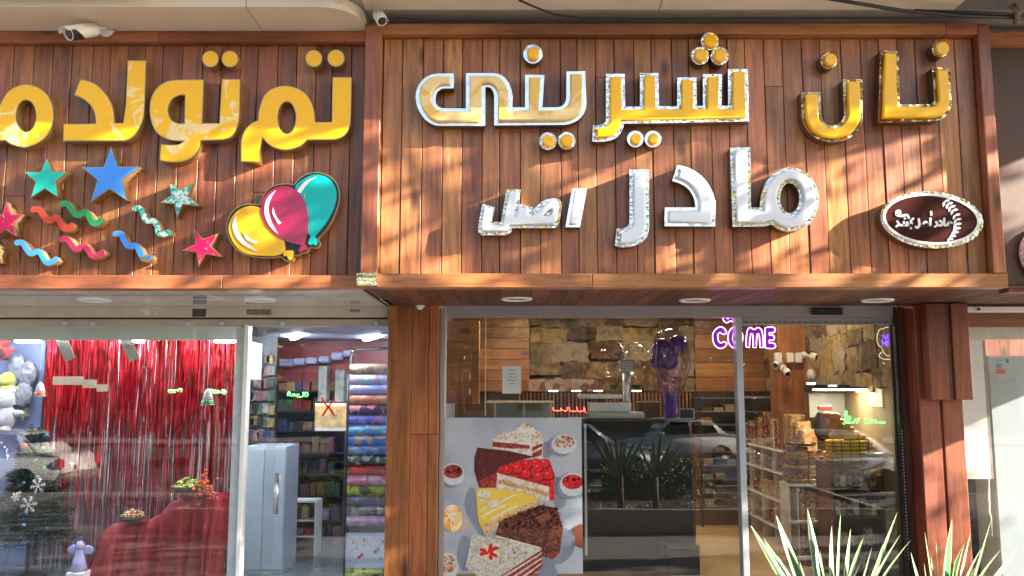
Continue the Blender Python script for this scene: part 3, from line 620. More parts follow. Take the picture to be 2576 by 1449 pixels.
box('rail', -6.2, x1, 9.085, 9.13, za, zb, mat('rail_beige', (.42, .37, .31), .5, sc=3, var=.15), ps, .004)
for px in (165, 235, 474, 557, 712, 948):
    c = P(px, 813, 9.08); obj('bolt', lathe(bmesh.new(), [(.028, 0), (.028, .014), (.020, .022), (.001, .022)], c, 14, 'Y'), ALU2, ps)
for a, b, c, d, m in ((484, 765, 518, 797, 'tape_black'), (620, 778, 682, 792, 'old_glue'), (358, 779, 395, 791, 'tape_cream'), (880, 778, 905, 785, 'tape_grey')):
    cm = {'tape_black': (.05, .05, .06), 'old_glue': (.24, .17, .10), 'tape_cream': (.6, .52, .42), 'tape_grey': (.2, .19, .17)}[m]
    pbox('tape_patch', a, max(b, 777), c, d, 9.056, .0035, mat(m, cm, .6, sc=20, var=.5), ps)
GZ = P(0, 824, 9.1).z
gx = [P(p, 1100, 9.1).x for p in (-60, 202, 606, 618, 678, 972)]
for a, b, Y in ((gx[0]-.6, gx[1]-.004, 9.10), (gx[1]+.004, gx[2], 9.10), (gx[3], gx[4]+.06, 9.13), (gx[4]-.02, gx[5], 9.08)):
    box('glass_pane', a, b, Y, Y+.010, .02, GZ, GL, ps)
box('post', gx[2]+.002, gx[3]-.002, 9.075, 9.20, 0, GZ+.03, WHITEP, ps, .004)
box('glass_edge_strip', gx[2]-.10, gx[2]-.002, 9.115, 9.135, 0, GZ, mat('pale_strip', (.62, .66, .66), .3), ps, .003)
hx = P(695, 1240, 9.0)
ha = obj('door_handle', tube(bmesh.new(), [P(697, 1190, 9.02), P(693, 1293, 9.02)], .024, 12), mat('brushed_steel', (.7, .7, .7), .18, 1.0, sc=3), ps)
for py in (1205, 1278):
    c = P(695, py, 9.03); obj('handle_mount', tube(bmesh.new(), [c, c+Vector((0, .05, 0))], .012, 8), ALU2, ps)
VAL = mat('valance_pale', (.62, .66, .60), .5, sc=2, var=.08)
x0, x1, z0, z1 = prect(-40, 824, 604, 856, 9.35); box('valance', -6.2, x1, 9.35, 9.38, z0, z1+.25, VAL, ps)
# ---------------------------------------------------------------- wooden column
co = thing('wooden_column', 'column clad in orange brown knotty planks between the party shop and the pastry shop', 'column', (-.93, 8.95, 0))
cx = [P(p, 1100, 8.92).x for p in (971, 1031, 1077, 1103)]
cx[0] = P(971, 1100, 8.92).x
for i, (a, b) in enumerate(zip(cx, cx[1:])):
    zc = [0, 1.66, ZB+.011] if i == 1 else ([0, 1.66, ZB+.011] if i == 2 else [0, ZB+.011])
    for u, v in zip(zc, zc[1:]):
        obj('plank', bx(bmesh.new(), a+.0025, b-.0025, 8.92+(i % 2)*.003, 8.96, u+.001, v-.001, .004), W_COL, co)
box('core', cx[0]+.004, cx[3]-.004, 8.965, 9.35, 0, ZB, mat('core_brown', (.14, .05, .025), .6), co)
# ---------------------------------------------------------------- pastry shop front
pf = thing('pastry_shop_front', 'pastry shop glazing with grey aluminium frame, narrow mullion and sliding door header', 'shop front', (1.7, 9.05, 0))
JL = P(1105, 1100, 9.0).x; JL2 = P(1120, 1100, 9.0).x; JR = P(2266, 1100, 9.0).x
zt = P(1500, 776, 9.0).z; zt2 = P(1500, 798, 9.0).z; zt3 = P(2000, 816, 9.03).z
M0, M1 = P(1860, 1100, 8.99).x, P(1877, 1100, 8.99).x
box('jamb', JL, JL2-.012, 9.0, 9.12, 0, zt, ALU, pf, .003); box('jamb_bead', JL2-.011, JL2, 9.03, 9.10, 0, zt2, ALU2, pf, .002)
box('top_rail', JL2+.001, JR, 9.0, 9.12, zt2, zt+.06, ALU, pf, .003)
box('mullion', M0, M1-.008, 8.985, 9.13, 0, zt2-.001, ALU2, pf, .003); box('mullion_bead', M1-.007, M1, 9.01, 9.12, 0, zt2-.001, BLACKM, pf)
box('door_header', M1+.001, JR, 9.02, 9.11, zt3, zt2-.001, ALU, pf, .003)
for i in range(22):
    a = M1+.03+i*(JR-M1-.06)/22
    box('brush_tooth', a, a+.03, 9.012, 9.019, zt3+.012, zt3+.030, mat('tooth_grey', (.16, .15, .16), .5), pf)
box('header_lip', M1+.001, JR, 9.005, 9.0195, zt3-.006, zt3+.004, ALU2, pf)
box('glass_pane', JL2, M0, 9.05, 9.062, .02, zt2, GL, pf); box('glass_pane', M1, P(2252, 1100, 9.08).x, 9.07, 9.082, .02, zt3, GL, pf)
box('door_stile', P(2252, 1100, 9.08).x, JR+.05, 9.065, 9.10, .02, zt3, mat('dark_jamb', (.05, .04, .04), .35, .3), pf, .003)
s0, s1, s2, s3 = prect(2045, 774, 2121, 792, 8.95)
tag(obj('door_sensor', bx(bmesh.new(), s0, s1, 8.95, 8.999, s2, s3, .006), BLACKP), 'black rectangular door sensor box above the sliding glass door', 'sensor')
# ---------------------------------------------------------------- right post and reveal
po = thing('wooden_post', 'reddish brown wooden corner post with a thicker box around its upper half', 'post', (4.4, 8.7, 0))
q = [P(p, 1150, 8.75).x for p in (2322, 2373, 2380, 2432)]
box('plank', q[0], q[1], 8.76, 8.80, 0, ZB, W_RED, po, .006); box('groove_strip', q[1]+.001, q[2]-.001, 8.785, 8.80, 0, ZB, W_RED, po); box('plank', q[2], q[3], 8.76, 8.80, 0, ZB, W_RED, po, .006)
box('side_board', q[0], q[0]+.02, 8.801, 9.30, 0, ZB, W_RED, po); box('core', q[0]+.021, q[3]-.002, 8.802, 9.3, 0, ZB, MATS['core_brown'], po)
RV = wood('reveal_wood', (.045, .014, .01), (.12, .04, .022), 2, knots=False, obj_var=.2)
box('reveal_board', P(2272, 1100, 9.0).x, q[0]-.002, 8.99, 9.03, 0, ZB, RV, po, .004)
box('reveal_strip', P(2266, 1100, 8.97).x, P(2272, 1100, 8.97).x, 8.975, 9.04, 0, ZB, BLACKM, po)
for i in range(60):
    box('rack_tooth', P(2268, 1100, 8.97).x, P(2271, 1100, 8.97).x, 8.968, 8.974, .4+i*.033, .415+i*.033, ALU, po) if i < 40 else None
zb0 = P(2390, 1006, 8.6).z; q2 = [P(p, 900, 8.6).x for p in (2338, 2384, 2400, 2443)]
box('upper_box_board', q2[0], q2[1], 8.6, 8.75, zb0, ZB, W_RED, po, .008); box('upper_box_board', q2[2], q2[3], 8.6, 8.75, zb0, ZB, W_RED, po, .008)
box('upper_box_groove', q2[1]+.001, q2[2]-.001, 8.63, 8.75, zb0+.002, ZB, W_RED, po, .003)
# ---------------------------------------------------------------- neighbour shop on the right
ns = thing('neighbour_shop_front', 'shop front right of the corner post with wooden lintel and pale metal window head', 'shop front', (5.2, 9.0, 0))
nx = q[3]+.002
_, _, a, b = prect(2435, 790, 2600, 822, 8.95); box('lintel', nx, 7, 8.95, 9.1, a, b+.12, W_X, ns, .004)
_, _, a2, b2 = prect(2435, 825, 2600, 853, 9.0); box('window_head', nx, 7, 9.0, 9.1, a2, b2+.01, mat('head_metal', (.48, .46, .42), .4, .2), ns, .003)
box('glass_pane', nx, 7, 9.05, 9.06, .02, a2, GL, ns)
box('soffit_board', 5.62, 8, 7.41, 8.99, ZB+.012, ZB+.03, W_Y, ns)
lf = thing('tube_light', 'unlit white strip light fixture under the soffit right of the corner post', 'light', P(2520, 780, 8.8))
x0, x1, z0, z1 = prect(2433, 771, 2600, 785, 8.8); box('body', x0, x1+.4, 8.8, 8.87, z0, z1, WHITEP, lf, .006)
c = P(2462, 778, 8.795); obj('screw_cap', lathe(bmesh.new(), [(.016, 0), (.016, .01), (.001, .012)], c, 10, 'Y'), BLACKP, lf)
x0, x1, z0, z1 = prect(2438, 856, 2482, 1205, 9.25)
wp = thing('white_board', 'tall narrow white panel inside the neighbour window behind the glass', 'panel', ((x0+x1)/2, 9.27, z0)); box('board', x0-.1, x1, 9.25, 9.28, z0, z1+.1, WHITEP, wp); box('edge', x1+.001, x1+.03, 9.25, 9.29, z0, z1, mat('edge_brown', (.35, .28, .24), .5), wp)
x0, x1, z0, z1 = prect(2500, 895, 2620, 1449, 9.5)
fg = thing('white_fridge', 'white fridge with stickers standing behind the neighbour shop glass', 'fridge', ((x0+x1)/2, 9.6, 0)); box('body', x0, x1+.4, 9.5, 10.1, .05, z1, mat('fridge_white', (.38, .43, .46), .25, var=.03), fg, .02)
for (u, v, ww, hh, cc) in ((2507, 905, 16, 3, (.3, .3, .3)), (2507, 916, 14, 3, (.05, .3, .1)), (2507, 921, 12, 3, (.02, .12, .05)), (2507, 928, 18, 4, (.6, .03, .03)), (2507, 934, 22, 5, (.6, .04, .04)), (2507, 945, 26, 2, (.5, .5, .5)), (2507, 951, 30, 2, (.5, .5, .5)), (2507, 957, 26, 2, (.5, .5, .5)), (2530, 903, 8, 10, (.1, .12, .2))):
    pbox('sticker', u, v, u+ww, v+hh, 9.496, .003, mat('sticker_%02x%02x%02x' % tuple(int(k*255) for k in cc), cc, .5), fg)
hw = tag(pbox('dark_cabinet', 2440, 1180, 2530, 1449, 9.9, .5, mat('gloss_black', (.02, .02, .024), .12, var=.2)), 'glossy black cabinet low behind the neighbour shop glass beside the fridge', 'cabinet')
hang = tag(obj('curtain_rod', tube(bmesh.new(), [P(2486, 1205, 9.3), P(2488, 1290, 9.3), P(2492, 1300, 9.3), P(2494, 1350, 9.3)], .012, 6), ALU2), 'thin grey rod hanging below the tall white panel', 'rod')
struct(box('inner_wall', 4.78, 8.5, 10.6, 10.7, 0, 3.4, wood('neigh_wall', (.09, .035, .02), (.22, .10, .05), 2)))
# fascia pieces above the neighbour shop
x0, x1, z0, z1 = prect(2540, 95, 2620, 690, 7.5)
PERF, n_, b_ = nodes_of('woven_metal_screen'); v_ = coord(n_, rnd=False); br = tex(n_, 'Brick', 42, v_); n2_ = n_
mp_ = n_.nodes.new('ShaderNodeMapping'); mp_.inputs['Rotation'].default_value = (math.pi/2, 0, 0); n_.links.new(v_, mp_.inputs[0]); n_.links.new(mp_.outputs[0], br.inputs['Vector'])
br.inputs['Color1'].default_value = (.11, .066, .050, 1); br.inputs['Color2'].default_value = (.17, .11, .085, 1); br.inputs['Mortar'].default_value = (.03, .018, .018, 1); br.inputs['Mortar Size'].default_value = .03
n_.links.new(br.outputs[0], b_.inputs['Base Color']); setb(b_, rough=.5, metal=.3); bump(n_, b_, br.outputs['Fac'], .5, .004)
fs = thing('neighbour_sign', 'brown woven metal screen sign of the neighbour shop at the right edge', 'signboard', ((x0+x1)/2, 7.55, z0))
box('screen', XR+.02, 7.5, 7.6, 7.64, ZB+.05, ZT-.09, PERF, fs); box('top_beam', XR+.003, 7.5, 7.5, 7.66, ZT-.085, ZT+.03, W_X, fs, .005)
box('bottom_beam', XR+.12, 7.5, 7.45, 7.6, ZB-.02, ZB+.05, W_RED, fs, .005)
cc = P(2638, 640, 7.58); obj('white_disc', lathe(bmesh.new(), [(.001, .02), (.27, .02), (.27, 0)], cc, 32, 'Y'), patch_mat('disc_white', [(.80, .76, .78), (.62, .42, .48)], 60, .4), fs)
# ---------------------------------------------------------------- poster, notice
PB = patch_mat('poster_ground', [(.27, .31, .39), (.40, .43, .50), (.47, .50, .56)], 1.6, .35, 'Noise')
x0, x1, z0, z1 = prect(1117, 1051, 1465, 1449, 9.0)
pt = thing('cake_poster', 'large poster of assorted cake slices on a grey background in the left pastry window', 'poster', ((x0+x1)/2, 9.0, .25))
box('sheet', x0, x1, 9.02, 9.024, .25, z1, PB, pt)
LAY = [0]
xl_, xr_ = x0, x1
def clipx(me):
    bm = bmesh.new(); bm.from_mesh(me)
    for v, nn in ((xl_, -1), (xr_, 1)):
        g = bm.verts[:]+bm.edges[:]+bm.faces[:]
        bmesh.ops.bisect_plane(bm, geom=g, plane_co=(v, 0, 0), plane_no=(nn, 0, 0), clear_outer=True)
    return bm
def pr(name, pts, m, parent=None, smo=False):
    LAY[0] += 1
    pts = [(x, y) for x, y in pts] if not smo else [(x, y, 1) for x, y in pts]
    bm = clipx(shape([pts], RP, 9.0195-LAY[0]*.00012, .0001, Ymap=9.02))
    if not bm.verts: return None
    return obj(name, bm, m, parent or pt)
CRM = patch_mat('print_cream', [(.66, .60, .52), (.55, .44, .33), (.70, .66, .60)], 30, .4); RVC = patch_mat('print_red_sponge', [(.28, .02, .015), (.36, .06, .04), (.2, .015, .01)], 60, .4)
DRD = patch_mat('print_dark_red', [(.075, .006, .008), (.10, .010, .010)], 20, .4, 'Noise'); RBR = patch_mat('print_raspberry', [(.55, .008, .012), (.70, .03, .04), (.40, .004, .01)], 45, .35)
LEM = patch_mat('print_lemon', [(.72, .46, .04), (.80, .58, .09)], 12, .35, 'Noise'); SPO = patch_mat('print_sponge', [(.62, .34, .12), (.52, .24, .07), (.7, .45, .2)], 50, .4)
CHO_ = patch_mat('print_chocolate', [(.09, .022, .012), (.15, .04, .022), (.05, .012, .008), (.22, .07, .04)], 55, .4); CHS = patch_mat('print_choc_square', [(.25, .08, .04), (.20, .06, .03)], 20, .3, 'Noise')
WCR = patch_mat('print_white_crumb', [(.58, .54, .46), (.44, .37, .28), (.64, .61, .54), (.50, .44, .36)], 60, .4); ORG = patch_mat('print_orange', [(.80, .38, .08), (.85, .55, .22), (.9, .7, .45)], 22, .4); GLB = mat('print_bowl', (.55, .58, .62), .3); NUT = patch_mat('print_nuts', [(.30, .06, .03), (.6, .38, .2), (.42, .15, .07), (.7, .55, .4)], 38, .4)
SHD = mat('print_grey_blue', (.22, .24, .31), .4, var=.1)
def rnd_bits(n, inside, size, m, name, parent, seed, asp=.35):
    rr = random.Random(seed)
    xs_ = [p[0] for p in inside]; ys_ = [p[1] for p in inside]
    def inp(x, y):
        c = False; j = len(inside)-1
        for i in range(len(inside)):
            (xi, yi), (xj, yj) = inside[i][:2], inside[j][:2]
            if (yi > y) != (yj > y) and x < (xj-xi)*(y-yi)/(yj-yi)+xi: c = not c
            j = i
        return c
    bm = bmesh.new(); LAY[0] += 1; Y = 9.0195-LAY[0]*.00012; k = 0
    while k < n:
        x, y = rr.uniform(min(xs_), max(xs_)), rr.uniform(min(ys_), max(ys_))
        if not inp(x, y): continue
        k += 1; a = rr.uniform(0, 3.14); s = size*rr.uniform(.5, 1.2); w_ = s*asp; pts = [(s, 0), (0, w_), (-s, 0), (0, -w_)]
        vs_ = []
        for u, v in pts:
            q_ = P(*RP((x+u*math.cos(a)-v*math.sin(a), y+u*math.sin(a)+v*math.cos(a))), 9.02); vs_.append(bm.verts.new((min(max(q_.x, xl_), xr_), Y, q_.z)))
        bm.faces.new(vs_)
    return stuff(obj(name, bm, m, parent))
for P_ in ([(205, 990), (160, 1080), (215, 1200), (262, 1245), (230, 1150)], [(168, 1240), (120, 1330), (150, 1420), (190, 1400)], [(630, 930), (690, 1040), (660, 1100), (620, 1060)], [(672, 1200), (730, 1300), (670, 1380), (600, 1372)], [(565, 1330), (640, 1420), (620, 1500), (560, 1500)]): pr('print_shadow', P_, SHD, smo=True)
# slice with meringue
pr('print_shadow', [(560, 760), (640, 770), (600, 830), (570, 830)], SHD, smo=True)
s1_ = pr('cake_slice', [(300, 740), (345, 712), (430, 690), (545, 692), (570, 740), (566, 838), (520, 838), (400, 800), (305, 782)], CRM)
pr('sponge_layer', [(306, 750), (400, 758), (500, 770), (500, 786), (400, 786), (306, 776)], RVC, s1_); pr('sponge_layer', [(512, 778), (566, 758), (566, 772), (512, 800)], RVC, s1_); pr('sponge_layer', [(512, 812), (566, 786), (560, 820), (515, 836)], RVC, s1_)
pr('meringue', circ(480, 702, 54, 36, 16), mat('print_white', (.70, .67, .62), .35), s1_); pr('toasted_top', circ(480, 668, 30, 15, 12), NUT, s1_); rnd_bits(60, [(350, 712), (540, 700), (565, 745), (320, 738)], 8, SPO, 'crumb_print', s1_, 1)
# dark red slice
s2_ = pr('cake_slice', [(228, 780), (400, 800), (522, 828), (400, 862), (335, 905), (322, 988), (235, 988), (210, 900), (212, 830)], DRD)
pr('side_face', [(228, 958), (335, 906), (322, 990), (240, 990)], RVC, s2_)
# raspberry slice
s3_ = pr('cake_slice', [(328, 912), (345, 878), (450, 845), (600, 842), (630, 920), (626, 1052), (600, 1060), (335, 1002)], RBR)
pr('cream_layer', [(328, 912), (600, 985), (602, 1060), (334, 1004)], CRM, s3_); pr('sponge_layer', [(336, 948), (600, 1015), (600, 1032), (336, 968)], SPO, s3_)
for c_ in ((383, 895), (437, 888), (485, 868), (530, 860), (575, 862), (480, 915), (542, 885), (545, 930), (597, 922)):
    pr('raspberry', circ(c_[0]+3, c_[1]+4, 28, 27, 14), DRD, s3_); b__ = pr('raspberry', circ(*c_, 25, 24, 14), mat('print_berry', (.72, .012, .02), .3, var=.1), s3_); pr('berry_shine', circ(c_[0]-6, c_[1]-9, 6, 4, 8), mat('print_pink', (.8, .25, .25), .3), s3_)
# lemon slice
s4_ = pr('cake_slice', [(218, 996), (290, 988), (450, 1010), (545, 1045), (550, 1092), (270, 1240), (232, 1160)], LEM)
pr('side_face', [(262, 1178), (545, 1048), (552, 1092), (270, 1240)], SPO, s4_); pr('cream_layer', [(264, 1205), (400, 1140), (400, 1148), (266, 1214)], CRM, s4_)
for a_, b_ in (((250, 1140), (370, 1080)), ((330, 1075), (430, 1022)), ((300, 1150), (430, 1085)), ((240, 1110), (330, 1055))): pr('icing_stripe', stroke_loop([a_, ((a_[0]+b_[0])/2, (a_[1]+b_[1])/2-3), b_], 4), MATS['print_white'], s4_)
for c_, r_ in (((262, 1022), 34), ((305, 1072), 32), ((252, 1048), 22)): pr('cream_swirl', circ(*c_, r_, r_*.62, 14), CRM, s4_)
rnd_bits(90, [(262, 1178), (545, 1048), (552, 1092), (270, 1240)], 7, CRM, 'crumb_print', s4_, 21, .5); rnd_bits(70, [(336, 940), (600, 1010), (600, 1050), (336, 985)], 6, SPO, 'crumb_print', s3_, 22, .5); rnd_bits(120, [(228, 800), (500, 832), (330, 900), (230, 950)], 5, RVC, 'crumb_print', s2_, 23, .5)
# chocolate slice
P5 = [(340, 1165), (470, 1110), (560, 1080), (640, 1095), (672, 1200), (655, 1325), (618, 1362), (320, 1245)]
s5_ = pr('cake_slice', P5, CHO_); rnd_bits(220, P5[:5]+[(400, 1210)], 20, CHS, 'chocolate_shavings', s5_, 2, .22); rnd_bits(160, P5[:5]+[(400, 1210)], 17, DRD, 'chocolate_shavings', s5_, 3, .25)
pr('cream_layer', [(322, 1235), (560, 1300), (560, 1310), (322, 1246)], CRM, s5_); pr('cream_layer', [(570, 1335), (655, 1318), (640, 1345), (600, 1355)], RVC, s5_); pr('chocolate_square', [(528, 1145), (590, 1115), (622, 1140), (562, 1170)], CHS, s5_)
# crumb slice
P6 = [(200, 1230), (380, 1262), (562, 1308), (562, 1400), (430, 1500), (300, 1500), (165, 1400)]
s6_ = pr('cake_slice', P6, WCR); pr('side_face', [(562, 1310), (565, 1400), (430, 1505), (260, 1505)], RVC, s6_)
for k_ in range(3): pr('cream_layer', [(562, 1325+k_*26), (562, 1333+k_*26), (330+k_*40, 1480+k_*10), (320+k_*40, 1472+k_*10)], CRM, s6_)
rnd_bits(260, [(200, 1240), (380, 1268), (550, 1312), (320, 1450), (175, 1400)], 9, MATS['print_white'], 'crumb_print', s6_, 5, .5)
rnd_bits(160, [(200, 1240), (380, 1268), (550, 1312), (320, 1450), (175, 1400)], 7, mat('print_crumb_grey', (.42, .36, .3), .4), 'crumb_print', s6_, 9, .4)
for k_ in range(9):
    a_ = k_*.7; pr('strawberry_piece', stroke_loop([(290, 1322), (290+28*math.cos(a_), 1322+22*math.sin(a_)), (290+46*math.cos(a_), 1322+34*math.sin(a_))], 9), ORG if k_ % 3 == 0 else RBR, s6_)
for cx_, cy_, rx_, ry_, fill in ((678, 762, 66, 52, NUT), (102, 918, 60, 58, RVC), (722, 972, 66, 62, RBR), (70, 1400, 60, 75, NUT)):
    pr('print_shadow', circ(cx_-18, cy_+14, rx_, ry_, 20), SHD); bw = pr('glass_bowl', circ(cx_, cy_, rx_, ry_, 22), GLB); f_ = pr('bowl_filling', circ(cx_, cy_-ry_*.22, rx_*.84, ry_*.62, 20), fill, bw)
    if f_: rnd_bits(40, [(cx_-rx_*.6, cy_-ry_*.6), (cx_+rx_*.6, cy_-ry_*.6), (cx_+rx_*.6, cy_), (cx_-rx_*.6, cy_)], 9, CRM if fill is NUT else fill, 'filling_bits', bw, int(cx_), .6)
pr('print_shadow', circ(140, 1180, 45, 40, 16), mat('print_tan', (.5, .36, .25), .4)); og = pr('tangerine', circ(98, 1148, 52, 72, 20), ORG); pr('segment_line', stroke_loop([(70, 1100), (98, 1140), (140, 1135)], 3), CRM, og); pr('segment_line', stroke_loop([(98, 1140), (90, 1180), (110, 1210)], 3), CRM, og)
pr('star_anise', [(718, 1205), (760, 1178), (800, 1180), (800, 1310), (760, 1300), (732, 1285), (742, 1250)], CHS)
nt = thing('paper_notice', 'white handwritten paper sheet taped inside the pastry window above the cake poster', 'notice', P(1288, 955, 9.07))
pbox('sheet', 1264, 921, 1311, 990, 9.068, .001, mat('paper_white', (.62, .64, .68), .6, var=.02), nt)
for y_, a_, b_ in ((379, 382, 432), (399, 387, 424), (416, 381, 432), (431, 381, 434), (448, 390, 424)):
    script([[(a_, y_), (a_+12, y_+2), (a_+20, y_-3), (a_+32, y_+2), (b_-10, y_-1), (b_, y_)]], RP, 9.0665, 1.5, mat('pen_ink', (.08, .09, .16), .5), nt, 'ink_line', .001)
nt2 = tag(obj('tape_strip', bx(bmesh.new(), P(1222, 800, 9.066).x-.006, P(1222, 800, 9.066).x+.006, 9.0645, 9.0655, P(1226, 1045, 9.066).z, zt2, 0), mat('clear_seam', (.55, .5, .42), .3)), 'thin pale vertical seam strip on the pastry window left of the notice', 'strip')
# ================================================================ party shop interior
FLW = mat('blue_white_wall', (.36, .40, .52), .6, sc=1.5, var=.06)
struct(box('shop_floor', -7.5, -1.25, 9.14, 14.5, -.02, .015, mat('tile_greygreen', (.12, .15, .15), .22, sc=2, var=.15)))
struct(box('shop_ceiling', -7.5, -1.25, 9.14, 14.5, 2.92, 2.98, FLW))
struct(box('back_wall', -7.5, -1.25, 14.0, 14.1, 0, 2.92, mat('red_wall', (.14, .01, .012), .5)))
struct(box('side_wall', -7.6, -7.5, 9.14, 14.5, 0, 3, FLW)); struct(box('partition_wall', -1.24, -.98, 9.36, 15, 0, 3.6, FLW))
struct(box('display_wall', -7.5, -4.35, 11.05, 11.12, 0, 2.9, mat('display_wall_white', (.40, .37, .42), .6)))
struct(box('display_side_wall', -7.5, P(106, 1000, 10.62).x, 10.62, 10.68, 0, 2.9, mat('display_panel_blue', (.16, .20, .36), .5)))
TUBE = emis('lit_tube', (.85, .92, 1.0), 18)
for i_ in range(4):  # unseen tubes added to brighten the party shop interior
    x_, y_ = (-6.2, -4.9, -3.4, -2.1)[i_ % 4], (9.75, 12.2)[i_//4]
    t = thing('tube_light', '%s added fill tube from the left, %s row, inside the party shop' % (ORD[i_ % 4], 'front' if i_ < 4 else 'back'), 'light', (x_, y_, 2.9), 'added fill tubes hidden above the party window')
    box('tube', x_-.5, x_+.5, y_-.03, y_+.03, 2.86, 2.89, TUBE, t); box('housing', x_-.52, x_+.52, y_-.06, y_+.06, 2.892, 2.918, WHITEP, t)
for px, py, z, ln, l in ((745, 847, 2.9, 1.0, 'bright tube light on the party shop ceiling, left one behind the door'), (934, 850, 2.9, .9, 'bright tube light on the party shop ceiling beside the wooden column'),
    (70, 858, 2.80, .5, 'small lit lamp at the far left behind the window valance'), (332, 858, 2.80, .5, 'small lit lamp above the middle of the tinsel curtain'), (570, 858, 2.80, .5, 'lit lamp above the right end of the tinsel curtain')):
    c = Pz(px, py, z); t = thing('tube_light', l, 'light', c, 'lit lamps inside the party shop')
    if px < 600: c = Vector((P(px, py, 9.8).x, 9.8, P(px, py, 9.8).z+.0)); dx_, dy_ = .13, .05
    else: dx_, dy_ = .22 if px < 900 else .14, .45
    bm = bmesh.new(); rotated_box(bm, c, (.09, dy_*2, .035) if px > 600 else (dx_*2, .07, .03), Matrix.Rotation(.35 if px > 600 else 0, 3, 'Z')); obj('tube', bm, TUBE, t)
    bm = bmesh.new(); rotated_box(bm, c+Vector((0, 0, .028)), (.13, dy_*2.1, .02) if px > 600 else (dx_*2.1, .1, .02), Matrix.Rotation(.35 if px > 600 else 0, 3, 'Z')); obj('housing', bm, WHITEP, t)
# tinsel curtain
tc_ = thing('tinsel_curtain', 'shimmering red tinsel foil curtain hanging behind the party shop window', 'curtain', (-4.4, 10.4, 2.6))
TR = mat('red_tinsel', (.40, .006, .018), .28, .7, sc=5, var=.4); TS = mat('silver_pink_tinsel', (.60, .47, .52), .3, .6, sc=5, var=.25)
TD = mat('dark_red_film', (.26, .006, .015), .3, .5, sc=6, var=.5)
rr = random.Random(21); xa, xb = P(112, 1100, 10.4).x, P(604, 1100, 10.4).x; ztop = P(300, 850, 10.4).z
def strips(n, y0, zt_, zb_, wr, seed, mats, xa=xa, xb=xb, weights=(1, 0)):
    rr = random.Random(seed); bm = bmesh.new()
    for i in range(n):
        x = rr.uniform(xa, xb); w_ = rr.uniform(*wr); z = zt_-rr.uniform(0, .03); zb = zb_+rr.uniform(-.2, .2); k = max(3, int((z-zb)/.16)); pa = None; ph = rr.uniform(0, 6.3); tw = rr.uniform(.5, 2.5); yb = y0+rr.uniform(-.05, .05); mi = 0 if rr.random() < weights[0] else 1
        for j in range(k+1):
            t = j/k; zz = z+(zb-z)*t; a = ph+tw*t*3; dx = w_*math.cos(a)*.5; dy = w_*math.sin(a)*.5; xx = x+.012*math.sin(ph*3+t*5)*t+(.05*(x-xb+1.4) if False else 0)
            cur = (bm.verts.new((xx-dx, yb-dy, zz)), bm.verts.new((xx+dx, yb+dy, zz)))
            if pa: f = bm.faces.new((pa[0], pa[1], cur[1], cur[0])); f.material_index = mi
            pa = cur
    return stuff(obj('tinsel_strips', bm, mats, tc_))
strips(620, 10.36, ztop, 1.75, (.010, .026), 3, [TR, TS], weights=(.97, 0)); strips(430, 10.40, ztop, .9, (.006, .016), 4, [TR, TS], weights=(.72, 0)); strips(560, 10.45, ztop, .12, (.005, .014), 5, [TR, TS], weights=(.30, 0))
xm = P(330, 1100, 10.4).x; strips(260, 10.47, ztop, .3, (.006, .018), 6, [TR, TS], xa=xm, weights=(.9, 0))
box('header_band', xa, xb, 10.5, 10.52, ztop-.42, ztop+.1, TR, tc_); box('backing_film', xm-.1, xb, 10.56, 10.565, .5, ztop, TD, tc_); box('backing_film', xa, xm-.11, 10.56, 10.565, 1.35, ztop, TD, tc_)
# red cloth over a stepped table
cl = []; prof = [(236, 1449, 1430), (262, 1340, 0), (280, 1322, 0), (345, 1316, 0), (405, 1298, 0), (440, 1262, 0), (470, 1250, 0), (535, 1248, 0), (553, 1262, 0), (562, 1449, 0)]
def ztopf(px):
    pts = [(232, 1449), (246, 1390), (262, 1335), (285, 1322), (345, 1316), (400, 1298), (428, 1264), (455, 1250), (535, 1248), (552, 1262), (560, 1300), (566, 1380)]
    for (a, b), (c, d) in zip(pts, pts[1:]):
        if a <= px <= c: return b+(d-b)*(px-a)/(c-a)
    return 1449
bm = bmesh.new(); rows = []; Yc = 9.95; NX = 110
for j in range(0, 30):
    row = []
    for i in range(NX+1):
        px = 232+(566-232)*i/NX; zt_ = P(px, ztopf(px), Yc).z; x = P(px, 1350, Yc).x
        if j < 4: y = Yc+.35-.35*j/3; z = zt_-.0+.02*math.sin(px*.05)*(j/3); dz = 0
        else:
            t = (j-3)/26; z = zt_*(1-t)+.02*t
            fold = math.sin(px*.11+1.5*math.sin(px*.03))*.6+math.sin(px*.23+2)*.4
            y = Yc-.03*math.sin(min(1, t*5)*math.pi/2)-.10*t-fold*.075*min(1, t*2.2); x += .10*t*math.cos(px*.11)*.4-(.12*t if px < 300 else 0)
        row.append(bm.verts.new((x, y, z)))
    rows.append(row)
for a, b in zip(rows, rows[1:]):
    for i in range(NX): bm.faces.new((a[i], a[i+1], b[i+1], b[i])).smooth = True
me_ = obj('draped_cloth', bm, mat('red_satin', (.27, .006, .010), .55, sc=8, var=.12)); tag(me_, 'dark red cloth draped over a stepped display stand in the party window', 'cloth')
